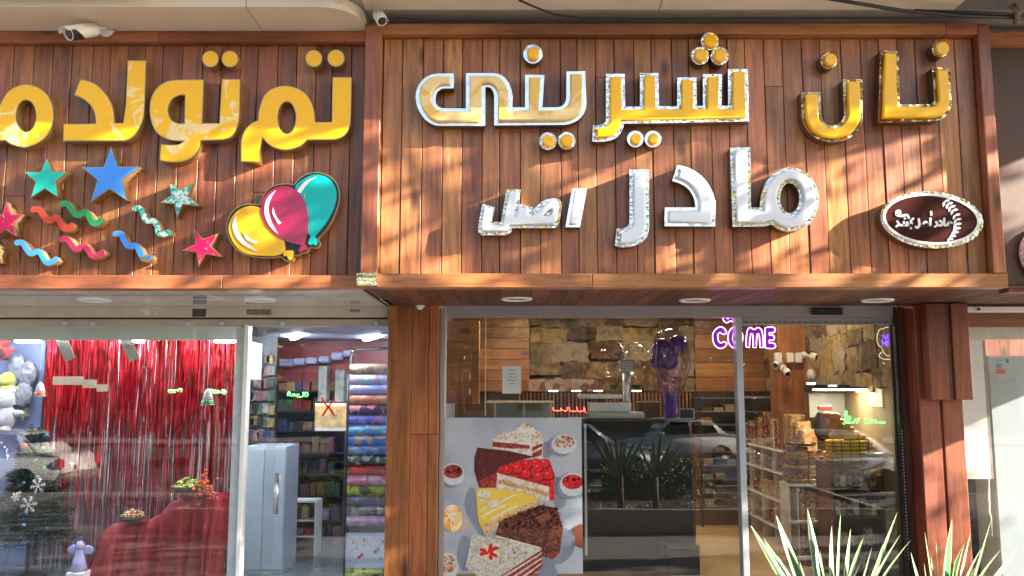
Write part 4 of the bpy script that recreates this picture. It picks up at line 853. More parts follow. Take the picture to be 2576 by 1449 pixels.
# bowls of sweets
for (px, py, r, l, cols) in ((468, 1243, .17, 'woven bowl heaped with green and gold sweets on the top step of the red cloth', ((.5, .33, .05), (.12, .25, .03), (.6, .45, .1), (.3, .4, .06))), (328, 1314, .13, 'dark bowl with green leaves and red sweets on the lower step of the red cloth', ((.25, .45, .05), (.6, .05, .05), (.1, .25, .04), (.75, .3, .3)))):
    c = P(px, py, 9.9); c.y = 9.96; t = thing('sweets_bowl', l, 'bowl', c)
    obj('bowl', lathe(bmesh.new(), [(r*.5, 0), (r*.8, r*.12), (r*1.08, r*.4), (r*1.15, r*.5), (r*1.0, r*.5), (r*.7, r*.3)], c, 20), mat('dark_wicker', (.06, .07, .05), .5, bmp=.5, bsc=80), t)
    rr = random.Random(int(px))
    for k, cc in enumerate(cols):
        bm = bmesh.new()
        for i in range(26):
            a, q_ = rr.uniform(0, 6.28), rr.uniform(0, 1)**.5; h = (1-q_*q_)*r*.55
            ball(bm, (c.x+r*.95*q_*math.cos(a), c.y+r*.95*q_*math.sin(a), c.z+r*.48+h*rr.uniform(.6, 1)), r*.13, 6, rr.uniform(.7, 1.4), 1, rr.uniform(.5, 1))
        stuff(obj('sweets', bm, mat('sweet_%d_%d' % (px, k), cc, .35), t))
# orange balloon-like flower cluster beside the bowl
c = P(513, 1262, 9.9); t = thing('orange_bouquet', 'orange tissue flower bunch standing beside the upper sweets bowl', 'decoration', c); bm = bmesh.new(); rr = random.Random(5)
for i in range(60):
    ball(bm, (c.x+rr.gauss(0, .06), c.y+rr.gauss(0, .04), c.z+.14+rr.gauss(0, .075)), .022, 6, 1, 1, rr.uniform(.5, 1))
stuff(obj('petals', bm, mat('orange_tissue', (.70, .10, .02), .5), t)); obj('stem', tube(bmesh.new(), [c, c+Vector((0, 0, .12))], .012), BLACKP, t)
# christmas tree
tx = P(72, 1380, 10.0); tx.z = 0; t = thing('christmas_tree', 'dark green artificial christmas tree with baubles and silver snowflakes behind the window', 'christmas tree', tx)
tz0, tz1 = P(72, 1350, 10.0).z, P(60, 1075, 10.0).z
obj('trunk', tube(bmesh.new(), [(tx.x, 10, 0), (tx.x, 10, tz1)], [.03, .01], 8), mat('bark_brown', (.08, .05, .03), .8), t)
obj('stand', lathe(bmesh.new(), [(.22, 0), (.2, .03), (.04, .06)], (tx.x, 10, 0), 16), BLACKP, t)
bm = bmesh.new(); rr = random.Random(9)
for i in range(15000):
    q_ = rr.random()**.7; z = tz1-(tz1-tz0)*q_; R = (.07+.42*q_)*(1+.18*math.sin(z*28)); a = rr.uniform(0, 6.283); r_ = R*rr.uniform(.35, 1)
    p = Vector((tx.x+r_*math.cos(a), 10+r_*math.sin(a)*.8, z-.12*r_+rr.gauss(0, .02))); d = Vector((math.cos(a)+rr.gauss(0, .6), math.sin(a)+rr.gauss(0, .6), rr.gauss(.1, .5))).normalized()*.05; s_ = d.cross(Vector((rr.random(), rr.random(), rr.random()))).normalized()*.008
    bm.faces.new([bm.verts.new(v) for v in (p-s_, p+s_, p+d)])
stuff(obj('needles', bm, mat('tinsel_green', (.008, .030, .012), .5, var=.5, sc=3), t))
for px, py, cc, r_ in ((63, 1122, (.6, .02, .02), .032), (90, 1158, (.02, .3, .16), .022), (112, 1178, (.05, .35, .1), .026), (118, 1098, (.02, .08, .12), .036), (60, 1320, (.15, .4, .55), .022), (60, 1215, (.6, .5, .05), .02), (118, 1330, (.7, .7, .7), .02), (95, 1200, (.25, .25, .2), .02), (50, 1240, (.7, .7, .7), .02)):
    c = P(px, py, 9.62); obj('bauble', ball(bmesh.new(), c, r_, 12), mat('bauble_%d' % px, cc, .15, .6), t)
for px, py, r_ in ((95, 1222, .085), (72, 1270, .095), (40, 1250, .05)):
    c = P(px, py, 9.58); bm = bmesh.new()
    for k in range(6):
        a = k*math.pi/3+.2; d = Vector((math.cos(a), 0, math.sin(a))); tube(bm, [c, c+d*r_], .006, 5)
        for s_ in (.45, .72):
            for sg in (1, -1):
                e = Vector((math.cos(a+sg*.9), 0, math.sin(a+sg*.9))); tube(bm, [c+d*r_*s_, c+d*r_*s_+e*r_*.3], .004, 4)
    obj('snowflake', bm, mat('silver_glitter', (.75, .76, .78), .3, .4), t)
# plush toys on shelves at the far left
sh = thing('wall_shelf', 'white wall shelf with plush toys at the far left of the party window', 'shelf', P(5, 975, 10.5)); x0, x1, z0, z1 = prect(-60, 1012, 30, 1018, 10.35); box('board', x0, x1, 10.3, 10.61, z0, z1, WHITEP, sh)
def plush(px, py, s, cb, cf, l, Y=10.42, ear=True):
    c = P(px, py, Y); t = thing('plush_toy', l, 'plush toy', c)
    mb = mat('plush_%d_%d' % (px, py), cb, .95, bmp=.6, bsc=60, sheen=.4)
    obj('body', ball(bmesh.new(), (c.x, c.y, c.z+s*.5), s*.5, 14, .9, .8, 1.05), mb, t); obj('head', ball(bmesh.new(), (c.x, c.y-.02, c.z+s*1.15), s*.4, 14), mb, t)
    obj('belly', ball(bmesh.new(), (c.x, c.y-s*.2, c.z+s*.45), s*.34, 12, .9, .7, 1), mat('plf_%d_%d' % (px, py), cf, .9, bmp=.5, bsc=60), t)
    for k in (-1, 1):
        obj('arm', ball(bmesh.new(), (c.x+k*s*.5, c.y, c.z+s*.65), s*.17, 10, 1.7, .8, .8), mb, t); obj('foot', ball(bmesh.new(), (c.x+k*s*.25, c.y-s*.25, c.z+s*.08), s*.18, 10, 1, 1.4, .7), MATS['plf_%d_%d' % (px, py)], t)
        obj('eye', ball(bmesh.new(), (c.x+k*s*.14, c.y-s*.38, c.z+s*1.22), s*.05, 8), BLACKP, t)
        if ear: obj('ear', ball(bmesh.new(), (c.x+k*s*.28, c.y, c.z+s*1.5), s*.14, 10, .9, .5, 1), mb, t)
plush(18, 1010, .23, (.34, .33, .06), (.4, .38, .15), 'yellow plush chick sitting on the white shelf at the left edge', ear=False)
plush(-4, 1010, .2, (.22, .18, .23), (.25, .15, .15), 'mauve plush toy beside the yellow plush chick'); plush(5, 1085, .32, (.34, .33, .36), (.32, .30, .32), 'big pale grey plush bear below the white shelf', 10.2)
plush(10, 905, .18, (.35, .04, .04), (.08, .02, .02), 'red and black plush toy near the ceiling at the left edge')
for px, py, cc in ((45, 925, (.20, .21, .24)), (70, 940, (.2, .2, .24)), (60, 990, (.22, .22, .26))):
    c = P(px, py, 10.45); bm = bmesh.new(); rr = random.Random(px)
    q_ = bmesh.ops.create_icosphere(bm, subdivisions=3, radius=.12)
    for v in q_['verts']: v.co = Vector((v.co.x*.9, v.co.y*.5, v.co.z*1.3))*(1+rr.uniform(-.12, .12))+c
    tag(obj('plastic_bag', bm, mat('cellophane_%d' % px, cc, .12, .3)), {45: 'crinkled clear plastic bag above the yellow chick', 70: 'crinkled clear bag hanging nearest the blue wall', 60: 'pale crinkled bag hanging level with the white shelf'}[px], 'bag')
c = P(60, 1040, 10.5); bm = bmesh.new()
lo = [bm.verts.new((c.x+(.09 if k % 2 else .04)*math.sin(k*math.pi/5), c.y, c.z+(.09 if k % 2 else .04)*math.cos(k*math.pi/5))) for k in range(10)]; f = bm.faces.new(lo); r_ = bmesh.ops.extrude_face_region(bm, geom=[f]); bmesh.ops.translate(bm, vec=(0, -.03, 0), verts=[e for e in r_['geom'] if isinstance(e, bmesh.types.BMVert)])
tag(obj('star_ornament', bm, mat('olive_gold', (.25, .25, .10), .4, .4)), 'small dull gold star ornament hung on the blue wall', 'ornament')
def cord(px, y0, y1, Y, px2=None): return tube(bmesh.new(), [P(px, y0, Y), P(px2 or px, y1, Y)], .0035, 5)
for px, py, cA, cB, l in ((128, 930, (.7, .7, .7), (.6, .12, .03), 'white hanging bell ornament with orange band left of the tinsel curtain'), (671, 1120, 0, 0, ''), ):
    pass
def hangbell(px, pt_, pb, l, cA, cB, Y=9.5):
    a, b = P(px, pt_, Y), P(px, pb, Y); h = a.z-b.z; t = thing('hanging_bell', l, 'ornament', a)
    obj('cord', tube(bmesh.new(), [a, Vector((a.x, Y, 2.72))], .003, 5), mat('cord_white', (.6, .6, .6), .6), t)
    obj('body', lathe(bmesh.new(), [(.008, h), (h*.22, h*.8), (h*.3, h*.45), (h*.34, h*.32)], b, 16), mat('bell_a%d' % px, cA, .5), t); obj('band', lathe(bmesh.new(), [(h*.345, h*.318), (h*.38, h*.12), (h*.40, .05*h)], b, 16), mat('bell_b%d' % px, cB, .5), t); obj('rim', lathe(bmesh.new(), [(h*.405, .045*h), (h*.42, 0), (h*.3, 0)], b, 16), MATS['bell_a%d' % px], t)
hangbell(100, 962, 997, 'white hanging bell ornament with orange band left of the tinsel curtain', (.62, .62, .62), (.6, .12, .03)); hangbell(522, 978, 1019, 'grey hanging bell ornament with green and orange bands before the tinsel curtain', (.38, .36, .34), (.05, .22, .06))
for px, py, l in ((150, 850, 'left tilted grey strip standing for a lamp reflection below the valance'), (312, 850, 'right tilted grey strip standing for a lamp reflection below the valance')):  # solid strips added in place of lamp reflections on the glass
    a, b = P(px+2, py, 9.42), P(px+27, py+55, 9.42); d = (b-a); bm = bmesh.new(); rotated_box(bm, (a+b)/2, (.12, .004, d.length), Matrix.Rotation(-math.atan2(d.x, -d.z), 3, 'Y')); tag(obj('lamp_reflection_strip', bm, mat('reflection_grey', (.40, .40, .36), .5)), l, 'card', 'tilted grey strips standing for lamp reflections')
for a, b, c_, d, l in ((132, 947, 210, 968, 'longest cream panel standing for a reflection, before the tinsel'), (208, 955, 243, 976, 'middle cream panel standing for a reflection, before the tinsel'), (244, 967, 273, 985, 'smallest cream panel standing for a reflection, right end of the row')):  # solid panels added in place of bright reflections on the glass
    tag(box('reflection_panel', P(a, 960, 9.7).x, P(c_, 960, 9.7).x, 9.7, 9.705, P(a, d, 9.7).z, P(a, b, 9.7).z, mat('reflection_cream', (.62, .52, .40), .6, sc=9, var=.1)), l, 'card', 'cream panels standing for reflections')
def neon(name, strokes, conv, Y, w, m, label, cat='neon sign', extra=None):
    pts0 = P(*conv(strokes[0][0]), Y); t = thing(name, label, cat, pts0)
    for s in strokes:
        c = smooth_path([(x, y, 1) for x, y in s], closed=False, sub=4) if len(s) > 2 else [Vector(p) for p in s]
        obj('neon_tube', tube(bmesh.new(), [P(*conv(p), Y) for p in c], w, 6), m, t)
    return t
NG = emis('green_neon', (.03, .9, .06), 1.0); NR = emis('red_neon', (1.0, .04, .02), .6)
neon('led_sign', [[(480, 735), (482, 700), (500, 695), (505, 730), (560, 730), (590, 745), (620, 745), (640, 735)], [(530, 712), (560, 722), (600, 720)], [(640, 695), (645, 735)], [(660, 700), (685, 705), (685, 735), (660, 735), (660, 700)]], zr(780, 1050, 3.2206), 9.6, .006, NG, 'small green glowing script sign seen through the party shop door')
neon('led_sign', [[(1970, 1060), (1965, 1040), (1990, 1040), (1995, 1065), (2060, 1062), (2110, 1060)], [(2075, 1040), (2100, 1045), (2110, 1070), (2080, 1075)], [(2010, 1045), (2050, 1050)]], RL1, 9.6, .006, NG, 'small green glowing script sign right of the grey bell ornament')
neon('led_sign', [[(1580, 1060), (1580, 1040), (1620, 1045), (1650, 1040)], [(1665, 1055), (1675, 1030), (1695, 1035), (1695, 1060)], [(1590, 1065), (1640, 1060)]], RL1, 9.6, .006, NG, 'short green glowing script sign in the middle of the tinsel curtain')
# red X sticker on the door glass
tX = thing('red_cross_sticker', 'red painted X mark stuck on the party shop door glass', 'sticker', P(827, 1015, 9.075)); zX = zr(780, 1050, 3.2206)
for s in ([(835, 760), (870, 820), (905, 850), (960, 935)], [(960, 760), (925, 820), (895, 860), (845, 935)]):
    obj('stroke', shape([stroke_loop(s, 11)], zX, 9.072, .002, sm=False), mat('red_sticker', (.55, .03, .02), .5), tX)
# clear balloon at the left edge
bm = bmesh.new(); c = P(-35, 1300, 9.4); prof = [(.02, -.95), (.22, -.7), (.30, -.35), (.33, 0), (.37, .25), (.36, .5), (.28, .68), (.12, .78), (.001, .8)]
lathe(bm, prof, (c.x-.08, 9.5, c.z+.1), 28); tag(obj('clear_balloon', bm, GLT, smooth=True), 'large clear plastic balloon bulging in at the left edge of the photo', 'balloon')
# white gift gnome and things low in the window
c = P(200, 1400, 9.75); t = thing('lavender_figurine', 'pale lavender winged figurine standing low in the party window', 'figurine', Vector((c.x, 9.75, .2)))
LV = mat('lavender', (.42, .40, .68), .5)
obj('body', lathe(bmesh.new(), [(.09, 0), (.07, .1), (.035, .2), (.02, .24)], (c.x, 9.75, c.z-.15), 14), LV, t); obj('head', ball(bmesh.new(), (c.x, 9.75, c.z+.12), .05, 12), LV, t)
for k in (-1, 1): obj('wing', ball(bmesh.new(), (c.x+k*.08, 9.77, c.z+.07), .06, 10, 1.2, .2, .8), LV, t)
obj('pedestal', bx(bmesh.new(), c.x-.1, c.x+.1, 9.66, 9.86, .02, c.z-.155, .01), WHITEP, t)
# ---- behind the door: cabinet, shelves, goods, paper rolls
CABM = mat('cabinet_bluewhite', (.40, .48, .55), .3, var=.05)
ca = thing('white_cabinet', 'tall pale blue white cabinet just inside the party shop door', 'cabinet', P(655, 1449, 10.2)); x0, x1, z0, z1 = prect(606, 1122, 716, 1449, 10.2)
box('body', x0+.02, x1, 10.2, 10.8, 0, z1, CABM, ca, .006); box('door', x0+.03, (x0+x1)/2, 10.185, 10.199, .05, z1-.03, CABM, ca, .004); box('door', (x0+x1)/2+.008, x1-.01, 10.185, 10.199, .05, z1-.03, CABM, ca, .004)
def shelf_unit(name, label, px0, px1, ys, Y, dep, m, back=None, fr=True):
    x0, x1, z0, z1 = prect(px0, ys[0], px1, ys[-1], Y); t = thing(name, label, 'shelf', ((x0+x1)/2, Y, 0)); zs = [P((px0+px1)/2, y, Y).z for y in ys]
    for k in (x0, x1-.02): box('side_panel', k, k+.02, Y, Y+dep, 0, zs[0], m, t)
    box('back_panel', x0, x1, Y+dep, Y+dep+.01, 0, zs[0], back or m, t)
    for z in zs: box('shelf_board', x0+.021, x1-.021, Y, Y+dep-.001, z-.012, z+.008, m, t)
    return x0, x1, zs, t
GM = [mat('pack_%d' % i, c_, .4, sc=18, var=.5) for i, c_ in enumerate(((.22, .03, .03), (.26, .25, .24), (.04, .07, .15), (.20, .14, .06), (.04, .04, .04), (.22, .10, .13), (.06, .12, .07), (.28, .21, .09)))]
GN = ['red', 'off white', 'navy blue', 'tan', 'black', 'pink', 'green', 'ochre']
def goods(x0, x1, zs, Y, dep, labels, grp, seed, wr=(.06, .14), hf=.75, name='packet', cat='packet', mats=None):
    rr = random.Random(seed); k = 0
    for j, z in enumerate(zs[1:], 1):
        gap = zs[j-1]-z; x = x0+.03; n_ = 0
        while x < x1-.08:
            w_ = rr.uniform(*wr); h = gap*hf*rr.uniform(.55, 1); mm = rr.choice(mats or GM)
            if x+w_ > x1-.02: break
            o = obj(name, bx(bmesh.new(), x, x+w_, Y+.03, Y+dep*.7, z+.009, z+.009+h, .006), mm); tag(o, '%s %s, %s from left on the %s board of the %s' % (GN[GM.index(mm)], cat, ORD[n_], ORD[j], labels), cat, grp); n_ += 1; x += w_+rr.uniform(.004, .03)
x0, x1, zs, t = shelf_unit('shelf_unit', 'dark shelf unit filled with party goods deep inside the party shop', 690, 868, [885, 940, 985, 1035, 1085, 1140, 1195, 1250, 1310, 1352], 12.6, .4, mat('dark_shelf', (.05, .05, .055), .4))
goods(x0, x1, zs, 12.6, .4, 'dark party goods unit', 'packets on the dark party shop shelves', 8)
x0, x1, zs, t = shelf_unit('shelf_unit', 'low white floor shelf in front of the dark shelf unit', 712, 795, [1262, 1310, 1350], 11.2, .35, mat('white_shelf', (.55, .57, .56), .4), mat('dark_shelf2', (.08, .08, .08), .5))
goods(x0, x1, zs, 11.2, .35, 'low white floor unit', 'boxes on the low white floor shelf', 12)
# hanging packets left of the aisle
rr = random.Random(33)
for i in range(34):
    gmi = rr.choice(GM); px, py = 628+(i % 5)*13+rr.uniform(-3, 3), 900+(i//5)*32+rr.uniform(-4, 4); c = P(px, py, 10.9); o = obj('hanging_packet', bx(bmesh.new(), c.x-.045, c.x+.045, 10.9, 10.93, c.z-.07, c.z+.05, .008), gmi); tag(o, '%s packet hanging %s in the %s row of the side rack' % (GN[GM.index(gmi)], ORD[i % 5], ORD[i//5]), 'packet', 'packets hanging on the side rack')
tag(box('side_rack', P(608, 1000, 10.95).x, P(692, 1000, 10.95).x, 10.95, 10.98, 1.5, 2.8, mat('rack_grey', (.12, .13, .16), .5)), 'dark grey side rack board behind the white post', 'rack')
tag(obj('white_board', bx(bmesh.new(), P(622, 950, 9.9).x, P(632, 950, 9.9).x, 9.9, 10.3, P(622, 955, 9.9).z, P(622, 860, 9.9).z, .004), WHITEP), 'narrow white board hanging just right of the white post', 'board')
for i, (a, b, c_, d) in enumerate(((700, 903, 735, 922), (737, 901, 765, 918), (768, 899, 797, 915), (800, 896, 828, 912), (832, 886, 860, 905), (862, 880, 885, 896), (655, 918, 672, 936))):
    tag(pbox('white_box', a, b, c_, d, 11.6, .2, mat('lilac_box', (.38, .38, .58), .5), None, .02), 'pale lilac box, %s from the left in the row near the party shop ceiling' % ORD[i] if i < 6 else 'single pale lilac box low at the left of the row', 'box', 'pale lilac boxes near the ceiling' if i < 6 else None)
tag(box('box_rack', P(650, 900, 11.8).x, P(890, 900, 11.8).x, 11.82, 11.86, P(760, 960, 11.8).z, P(760, 872, 11.8).z, mat('rack_red', (.28, .02, .025), .5)), 'red backing board behind the row of pale lilac boxes', 'board')
for a, b, c_, d, l in ((800, 920, 822, 1010, 'tall grey packing with dark lettering beside the red cross'), (842, 930, 866, 1010, 'tall pale grey goods column right of the red cross')): tag(pbox('display_column', a, b, c_, d, 11.5, .2, mat('col_grey', (.26, .28, .28), .5, sc=12, var=.5), None, .01), l, 'display')
lam = thing('lit_shelf', 'warm lit shelf compartment with small goods behind the red cross', 'shelf', P(832, 1060, 11.4)); pbox('light_strip', 794, 1015, 868, 1021, 11.4, .05, emis('warm_strip', (1, .72, .35), 1.0), lam); pbox('back', 792, 1022, 870, 1080, 11.5, .02, mat('warm_back', (.55, .38, .2), .5, sc=10, var=.5), lam); pbox('board', 792, 1078, 870, 1084, 11.3, .3, WHITEP, lam)
# rack of gift wrap rolls
gr = thing('roll_rack', 'black metal rack holding gift wrap rolls beside the wooden column', 'rack', P(920, 1440, 10.0))
a, b = P(880, 1100, 10.05), P(974, 1100, 10.05); zt_ = P(900, 878, 10.05).z
obj('frame', tube(bmesh.new(), [(a.x-.02, 10.12, 0), (a.x-.02, 10.12, zt_-.08), (a.x+.03, 10.12, zt_), (b.x+.1, 10.12, zt_+.02)], .018, 8), BLACKM, gr); obj('frame', tube(bmesh.new(), [(a.x-.01, 9.92, 0), (a.x-.01, 9.92, zt_-.3)], .012, 8), BLACKM, gr)
RC = [('brown speckled', (.35, .24, .16), (.22, .15, .1), (.5, .4, .3)), ('pale blue striped', (.40, .50, .72), (.55, .35, .5), (.6, .6, .65)), ('lilac and blue', (.35, .30, .62), (.6, .5, .65), (.25, .4, .7)), ('salmon', (.55, .20, .12), (.45, .15, .09), (.6, .3, .2)), ('dark purple and pink hearts', (.10, .03, .10), (.55, .2, .25), (.05, .02, .04)),
      ('violet blue', (.10, .10, .42), (.35, .15, .35), (.2, .2, .5)), ('light blue pictured', (.12, .32, .65), (.5, .45, .3), (.2, .5, .7)), ('blue and tan', (.07, .16, .50), (.4, .3, .2), (.1, .3, .6)), ('blue floral', (.08, .18, .42), (.3, .15, .2), (.12, .3, .55)), ('dark green', (.05, .09, .06), (.3, .3, .28), (.04, .06, .05)), ('red', (.50, .02, .02), (.15, .02, .04), (.3, .03, .03)),
      ('pink', (.62, .20, .35), (.5, .1, .25), (.7, .4, .5)), ('lime yellow', (.45, .50, .06), (.3, .35, .05), (.1, .1, .05)), ('mixed dark', (.12, .12, .14), (.1, .15, .4), (.35, .2, .15)), ('grey pictured', (.20, .22, .22), (.4, .38, .3), (.1, .1, .12)), ('pale pink dotted', (.60, .38, .52), (.7, .5, .62), (.5, .3, .45))]
for i, (l, *cs) in enumerate(RC):
    py = 929+i*25.3; c0, c1 = P(882-i*.6, py, 9.98), P(974, py, 9.98)
    bm = lathe(bmesh.new(), [(.012, -.01), (.012, 0), (.062, 0), (.066, .006), (.066, c1.x-c0.x), (.02, c1.x-c0.x)], (c0.x, 9.98, c0.z), 16, 'X')
    o = obj('gift_wrap_roll', bm, patch_mat('wrap_%d' % i, [cs[0], cs[1], cs[0], cs[2]], 14, .25, coat=.4)); tag(o, l+' gift wrap roll, %s on the black rack' % ('topmost' if i == 0 else ORD[i]+' from the top'), 'roll', 'gift wrap rolls on the black rack')
ws = thing('wrapping_sheet', 'white wrapping paper sheet with red and green print at the bottom of the rack', 'paper', P(920, 1370, 9.93)); pbox('sheet', 868, 1340, 970, 1428, 9.93, .004, mat('wrap_white', (.66, .72, .80), .3, var=.03), ws)
for px, py, r_, cc in ((903, 1402, 5, (.5, .02, .03)), (910, 1396, 5, (.5, .02, .03)), (944, 1388, 5, (.05, .35, .1)), (951, 1382, 4, (.05, .35, .1)), (888, 1365, 3, (.6, .1, .15)), (915, 1360, 3, (.6, .1, .15)), (965, 1362, 3, (.6, .1, .15)), (900, 1380, 3, (.3, .5, .7)), (930, 1370, 3, (.7, .65, .2)), (935, 1410, 3, (.7, .65, .2)), (880, 1412, 3, (.3, .5, .7)), (958, 1405, 3, (.6, .2, .3))):
    obj('printed_spot', shape([circ(px, py, r_, r_, 10)], RID, 9.928, .001, sm=False), mat('spot_%d%d' % (int(cc[0]*10), int(cc[1]*10)), cc, .4), ws)
for i_, (a, b, c_, d) in enumerate(((876, 1350, 900, 1390), (905, 1350, 925, 1375), (940, 1350, 962, 1378), (878, 1395, 896, 1425))):
    obj('printed_line', shape([stroke_loop([(a, b), (c_, (b+d)/2), (a+3, d)], 1)], RID, 9.9275, .001, sm=False), mat('line_pink', (.6, .3, .4), .4), ws)
o = obj('gift_wrap_roll', lathe(bmesh.new(), [(.012, 0), (.066, 0), (.066, .42), (.02, .42)], (P(870, 1442, 9.98).x, 9.98, P(870, 1442, 9.98).z), 16, 'X'), MATS['wrap_12']); tag(o, 'lime yellow gift wrap roll at the bottom below the white sheet', 'roll', 'gift wrap rolls on the black rack')
# ================================================================ pastry shop interior
struct(box('shop_floor', -.97, 4.6, 9.14, 15, -.02, .015, mat('tan_floor', (.56, .38, .17), .18, sc=2, var=.12)))
struct(box('shop_ceiling', -.97, 4.6, 9.14, 15, 3.45, 3.5, mat('ceil_brown', (.18, .12, .08), .7)))
BW = wood('interior_plank', (.26, .10, .03), (.50, .24, .085), 0, obj_var=.3, coat=.1)
bw = struct(box('back_wall', -.97, 4.6, 14.62, 14.7, 0, 3.45, mat('wall_brown', (.10, .055, .03), .8)))
rw = struct(box('side_wall', 4.28, 4.34, 9.14, 14.6, 0, 3.45, mat('wall_olive', (.16, .12, .06), .8)))
CEILL = emis('lit_ceiling_lamp', (1, .80, .55), 15)
for i, (x, y) in enumerate(((.2, 11.2), (2.0, 11.2), (3.6, 11.0), (.2, 13.3), (2.0, 13.3), (3.5, 13.0))):
    t = thing('ceiling_light', 'round lit lamp in the pastry shop ceiling, %s, %s' % (['left', 'middle', 'right'][i % 3], 'nearer row' if i < 3 else 'farther row'), 'light', (x, y, 3.43), 'lit ceiling lamps of the pastry shop')
    obj('lens', lathe(bmesh.new(), [(.001, -.006), (.15, -.006), (.15, .02)], (x, y, 3.43), 20), CEILL, t); obj('trim_ring', lathe(bmesh.new(), [(.152, -.004), (.18, -.008), (.185, .02)], (x, y, 3.43), 20), WHITEP, t)
# planks on the back wall (upper zone)
def wallplanks(px0, px1, py0, py1, Y, n, seed):
    rr = random.Random(seed); x0, x1, z0, z1 = prect(px0, py0, px1, py1, Y); h = (z1-z0)/n
    for i in range(n): obj('wall_plank', bx(bmesh.new(), x0, x1, Y+rr.uniform(-.004, .004), Y+.03, z0+i*h+.003, z0+(i+1)*h-.003, .004), BW, bw)
wallplanks(1120, 1332, 770, 985, 14.5, 8, 1); wallplanks(1748, 1960, 770, 985, 14.5, 6, 2)
# stone mural: irregular stones
STN = [patch_mat('stone_%d' % i, c_, 7, .85, 'Noise') for i, c_ in enumerate(([(.06, .03, .015), (.34, .23, .08), (.44, .32, .13)], [(.05, .03, .02), (.20, .13, .06), (.36, .26, .12)], [(.12, .09, .07), (.34, .26, .18), (.20, .14, .10)], [(.03, .015, .01), (.11, .06, .03), (.26, .17, .07)]))]
def stones(name, label, origin, du, nrm, W, H, seed, sz=.26):
    rr = random.Random(seed); t = thing(name, label, 'wall', origin); o = Vector(origin); z = 0; du = Vector(du); nr = Vector(nrm)
    while z < H:
        h = sz*rr.uniform(.6, 1.1); u = -rr.uniform(0, .2)
        while u < W:
            w_ = sz*rr.uniform(.8, 2.0); u0, u1 = max(0, u), min(W, u+w_); 
            if u1-u0 > .03:
                bm = bmesh.new(); dp = rr.uniform(.02, .05); n_ = 8; ring = []
                cu_, cz_ = (u0+u1)/2, z+min(h, H-z)/2+rr.uniform(-.035, .035); ru, rz = (u1-u0)/2*1.05, min(h, H-z)/2*rr.uniform(.95, 1.25)
                for k in range(16):
                    a = 2*math.pi*k/16; ca, sa = math.cos(a), math.sin(a); s_ = 1/max(abs(ca), abs(sa))*rr.uniform(.86, 1.16) if max(abs(ca), abs(sa)) else 1
                    ring.append((cu_+ru*ca*min(s_, 1.4), cz_+rz*sa*min(s_, 1.4)))
                base = [bm.verts.new(o+du*a+Vector((0, 0, b))) for a, b in ring]; top = [bm.verts.new(o+du*(cu_+(a-cu_)*.96)+Vector((0, 0, cz_+(b-cz_)*.95))+nr*dp*rr.uniform(.8, 1)) for a, b in ring]
                cen = bm.verts.new(o+du*cu_+Vector((0, 0, cz_))+nr*dp*rr.uniform(.7,1.2))
                for k in range(16):
                    bm.faces.new((base[k], base[(k+1) % 16], top[(k+1) % 16], top[k])); bm.faces.new((top[k], top[(k+1) % 16], cen))
                obj('stone', bm, rr.choice(STN), t)
            u += w_
        z += h
    return t
zz0 = P(1500, 985, 14.5).z; 
stones('stone_wall', 'rough brown stone cladding on the back wall of the pastry shop above the counter', (P(1334, 900, 14.55).x, 14.55, zz0), (1, 0, 0), (0, -1, 0), P(1746, 900, 14.55).x-P(1334, 900, 14.55).x, 3.4-zz0, 4, .34)
stones('stone_wall', 'rough yellowish stone cladding on the right side wall of the pastry shop', (4.27, 14.4, 2.12), (0, -1, 0), (-1, 0, 0), 5.2, 1.3, 8, .30)
# column attached to the right wall
wc = thing('wooden_pillar', 'plain wooden pillar inside the pastry shop carrying white cameras', 'pillar', (3.9, 12, 0)); IW = wood('pillar_plank', (.24, .085, .03), (.44, .19, .07), 2, obj_var=.2, coat=.1)
q3 = [P(p, 1000, 11.9).x for p in (1960, 1996, 2032)]
for a, b in zip(q3, q3[1:]): box('plank', a+.002, b-.002, 11.9, 11.93, 0, 3.45, IW, wc, .004)
box('side_board', q3[0]+.002, q3[0]+.03, 11.931, 12.3, 0, 3.45, IW, wc)
for px, py, dx, dz, l in ((1940, 925, -.3, -.12, 'leftmost small white camera on the wooden pillar, pointing left'), (1962, 938, .0, -.2, 'small white camera low on the left side of the wooden pillar'), (2030, 905, .3, -.1, 'white camera on the right of the wooden pillar, pointing right')):
    m_ = P(px+(20 if dx < 0 else -8 if dx > 0 else 8), py-12, 11.86); bullet_camera(m_, (0, -1, 0), m_+Vector((dx, -.35, dz)), .10, .045, l)
for a, b, l in ((1951, 1968, 'left white rectangular alarm box above the pillar cameras'), (1981, 1997, 'middle white rectangular alarm box on the wooden pillar'), (2002, 2019, 'right white rectangular alarm box on the wooden pillar')):
    tag(pbox('alarm_box', a, 887, b, 912, 11.8, .09, CAMW, None, .01), l, 'alarm')
tag(obj('dome_sensor', ball(bmesh.new(), P(2042, 942, 11.9), .07, 12, 1, .7, 1.1), CAMW), 'white dome sensor on the right edge of the wooden pillar', 'sensor')
# hanging wooden cabinet at left
cb = thing('wall_cabinet', 'honey coloured wooden wall cabinet with small hinges at the upper left of the pastry window', 'cabinet', P(1165, 1010, 11.0)); x0, x1, z0, z1 = prect(1100, 806, 1205, 1016, 11.0)
cbm = wood('cabinet_plank', (.34, .15, .05), (.58, .31, .12), 0, obj_var=.3, coat=.1)
for i in range(4): box('door_plank', x0, x1-.10, 10.97, 10.995, z0+(z1-z0)*i/4+.003, z0+(z1-z0)*(i+1)/4-.003, cbm, cb, .003)
box('side_board', x1-.098, x1, 10.99, 11.4, z0, z1, cbm, cb, .003); box('carcass', x0, x1-.1, 10.997, 11.4, z0+.002, z1, cbm, cb)
for z in (z0+.12, z0+.32): box('hinge', x1-.125, x1-.105, 10.955, 10.969, z, z+.07, WHITEP, cb)
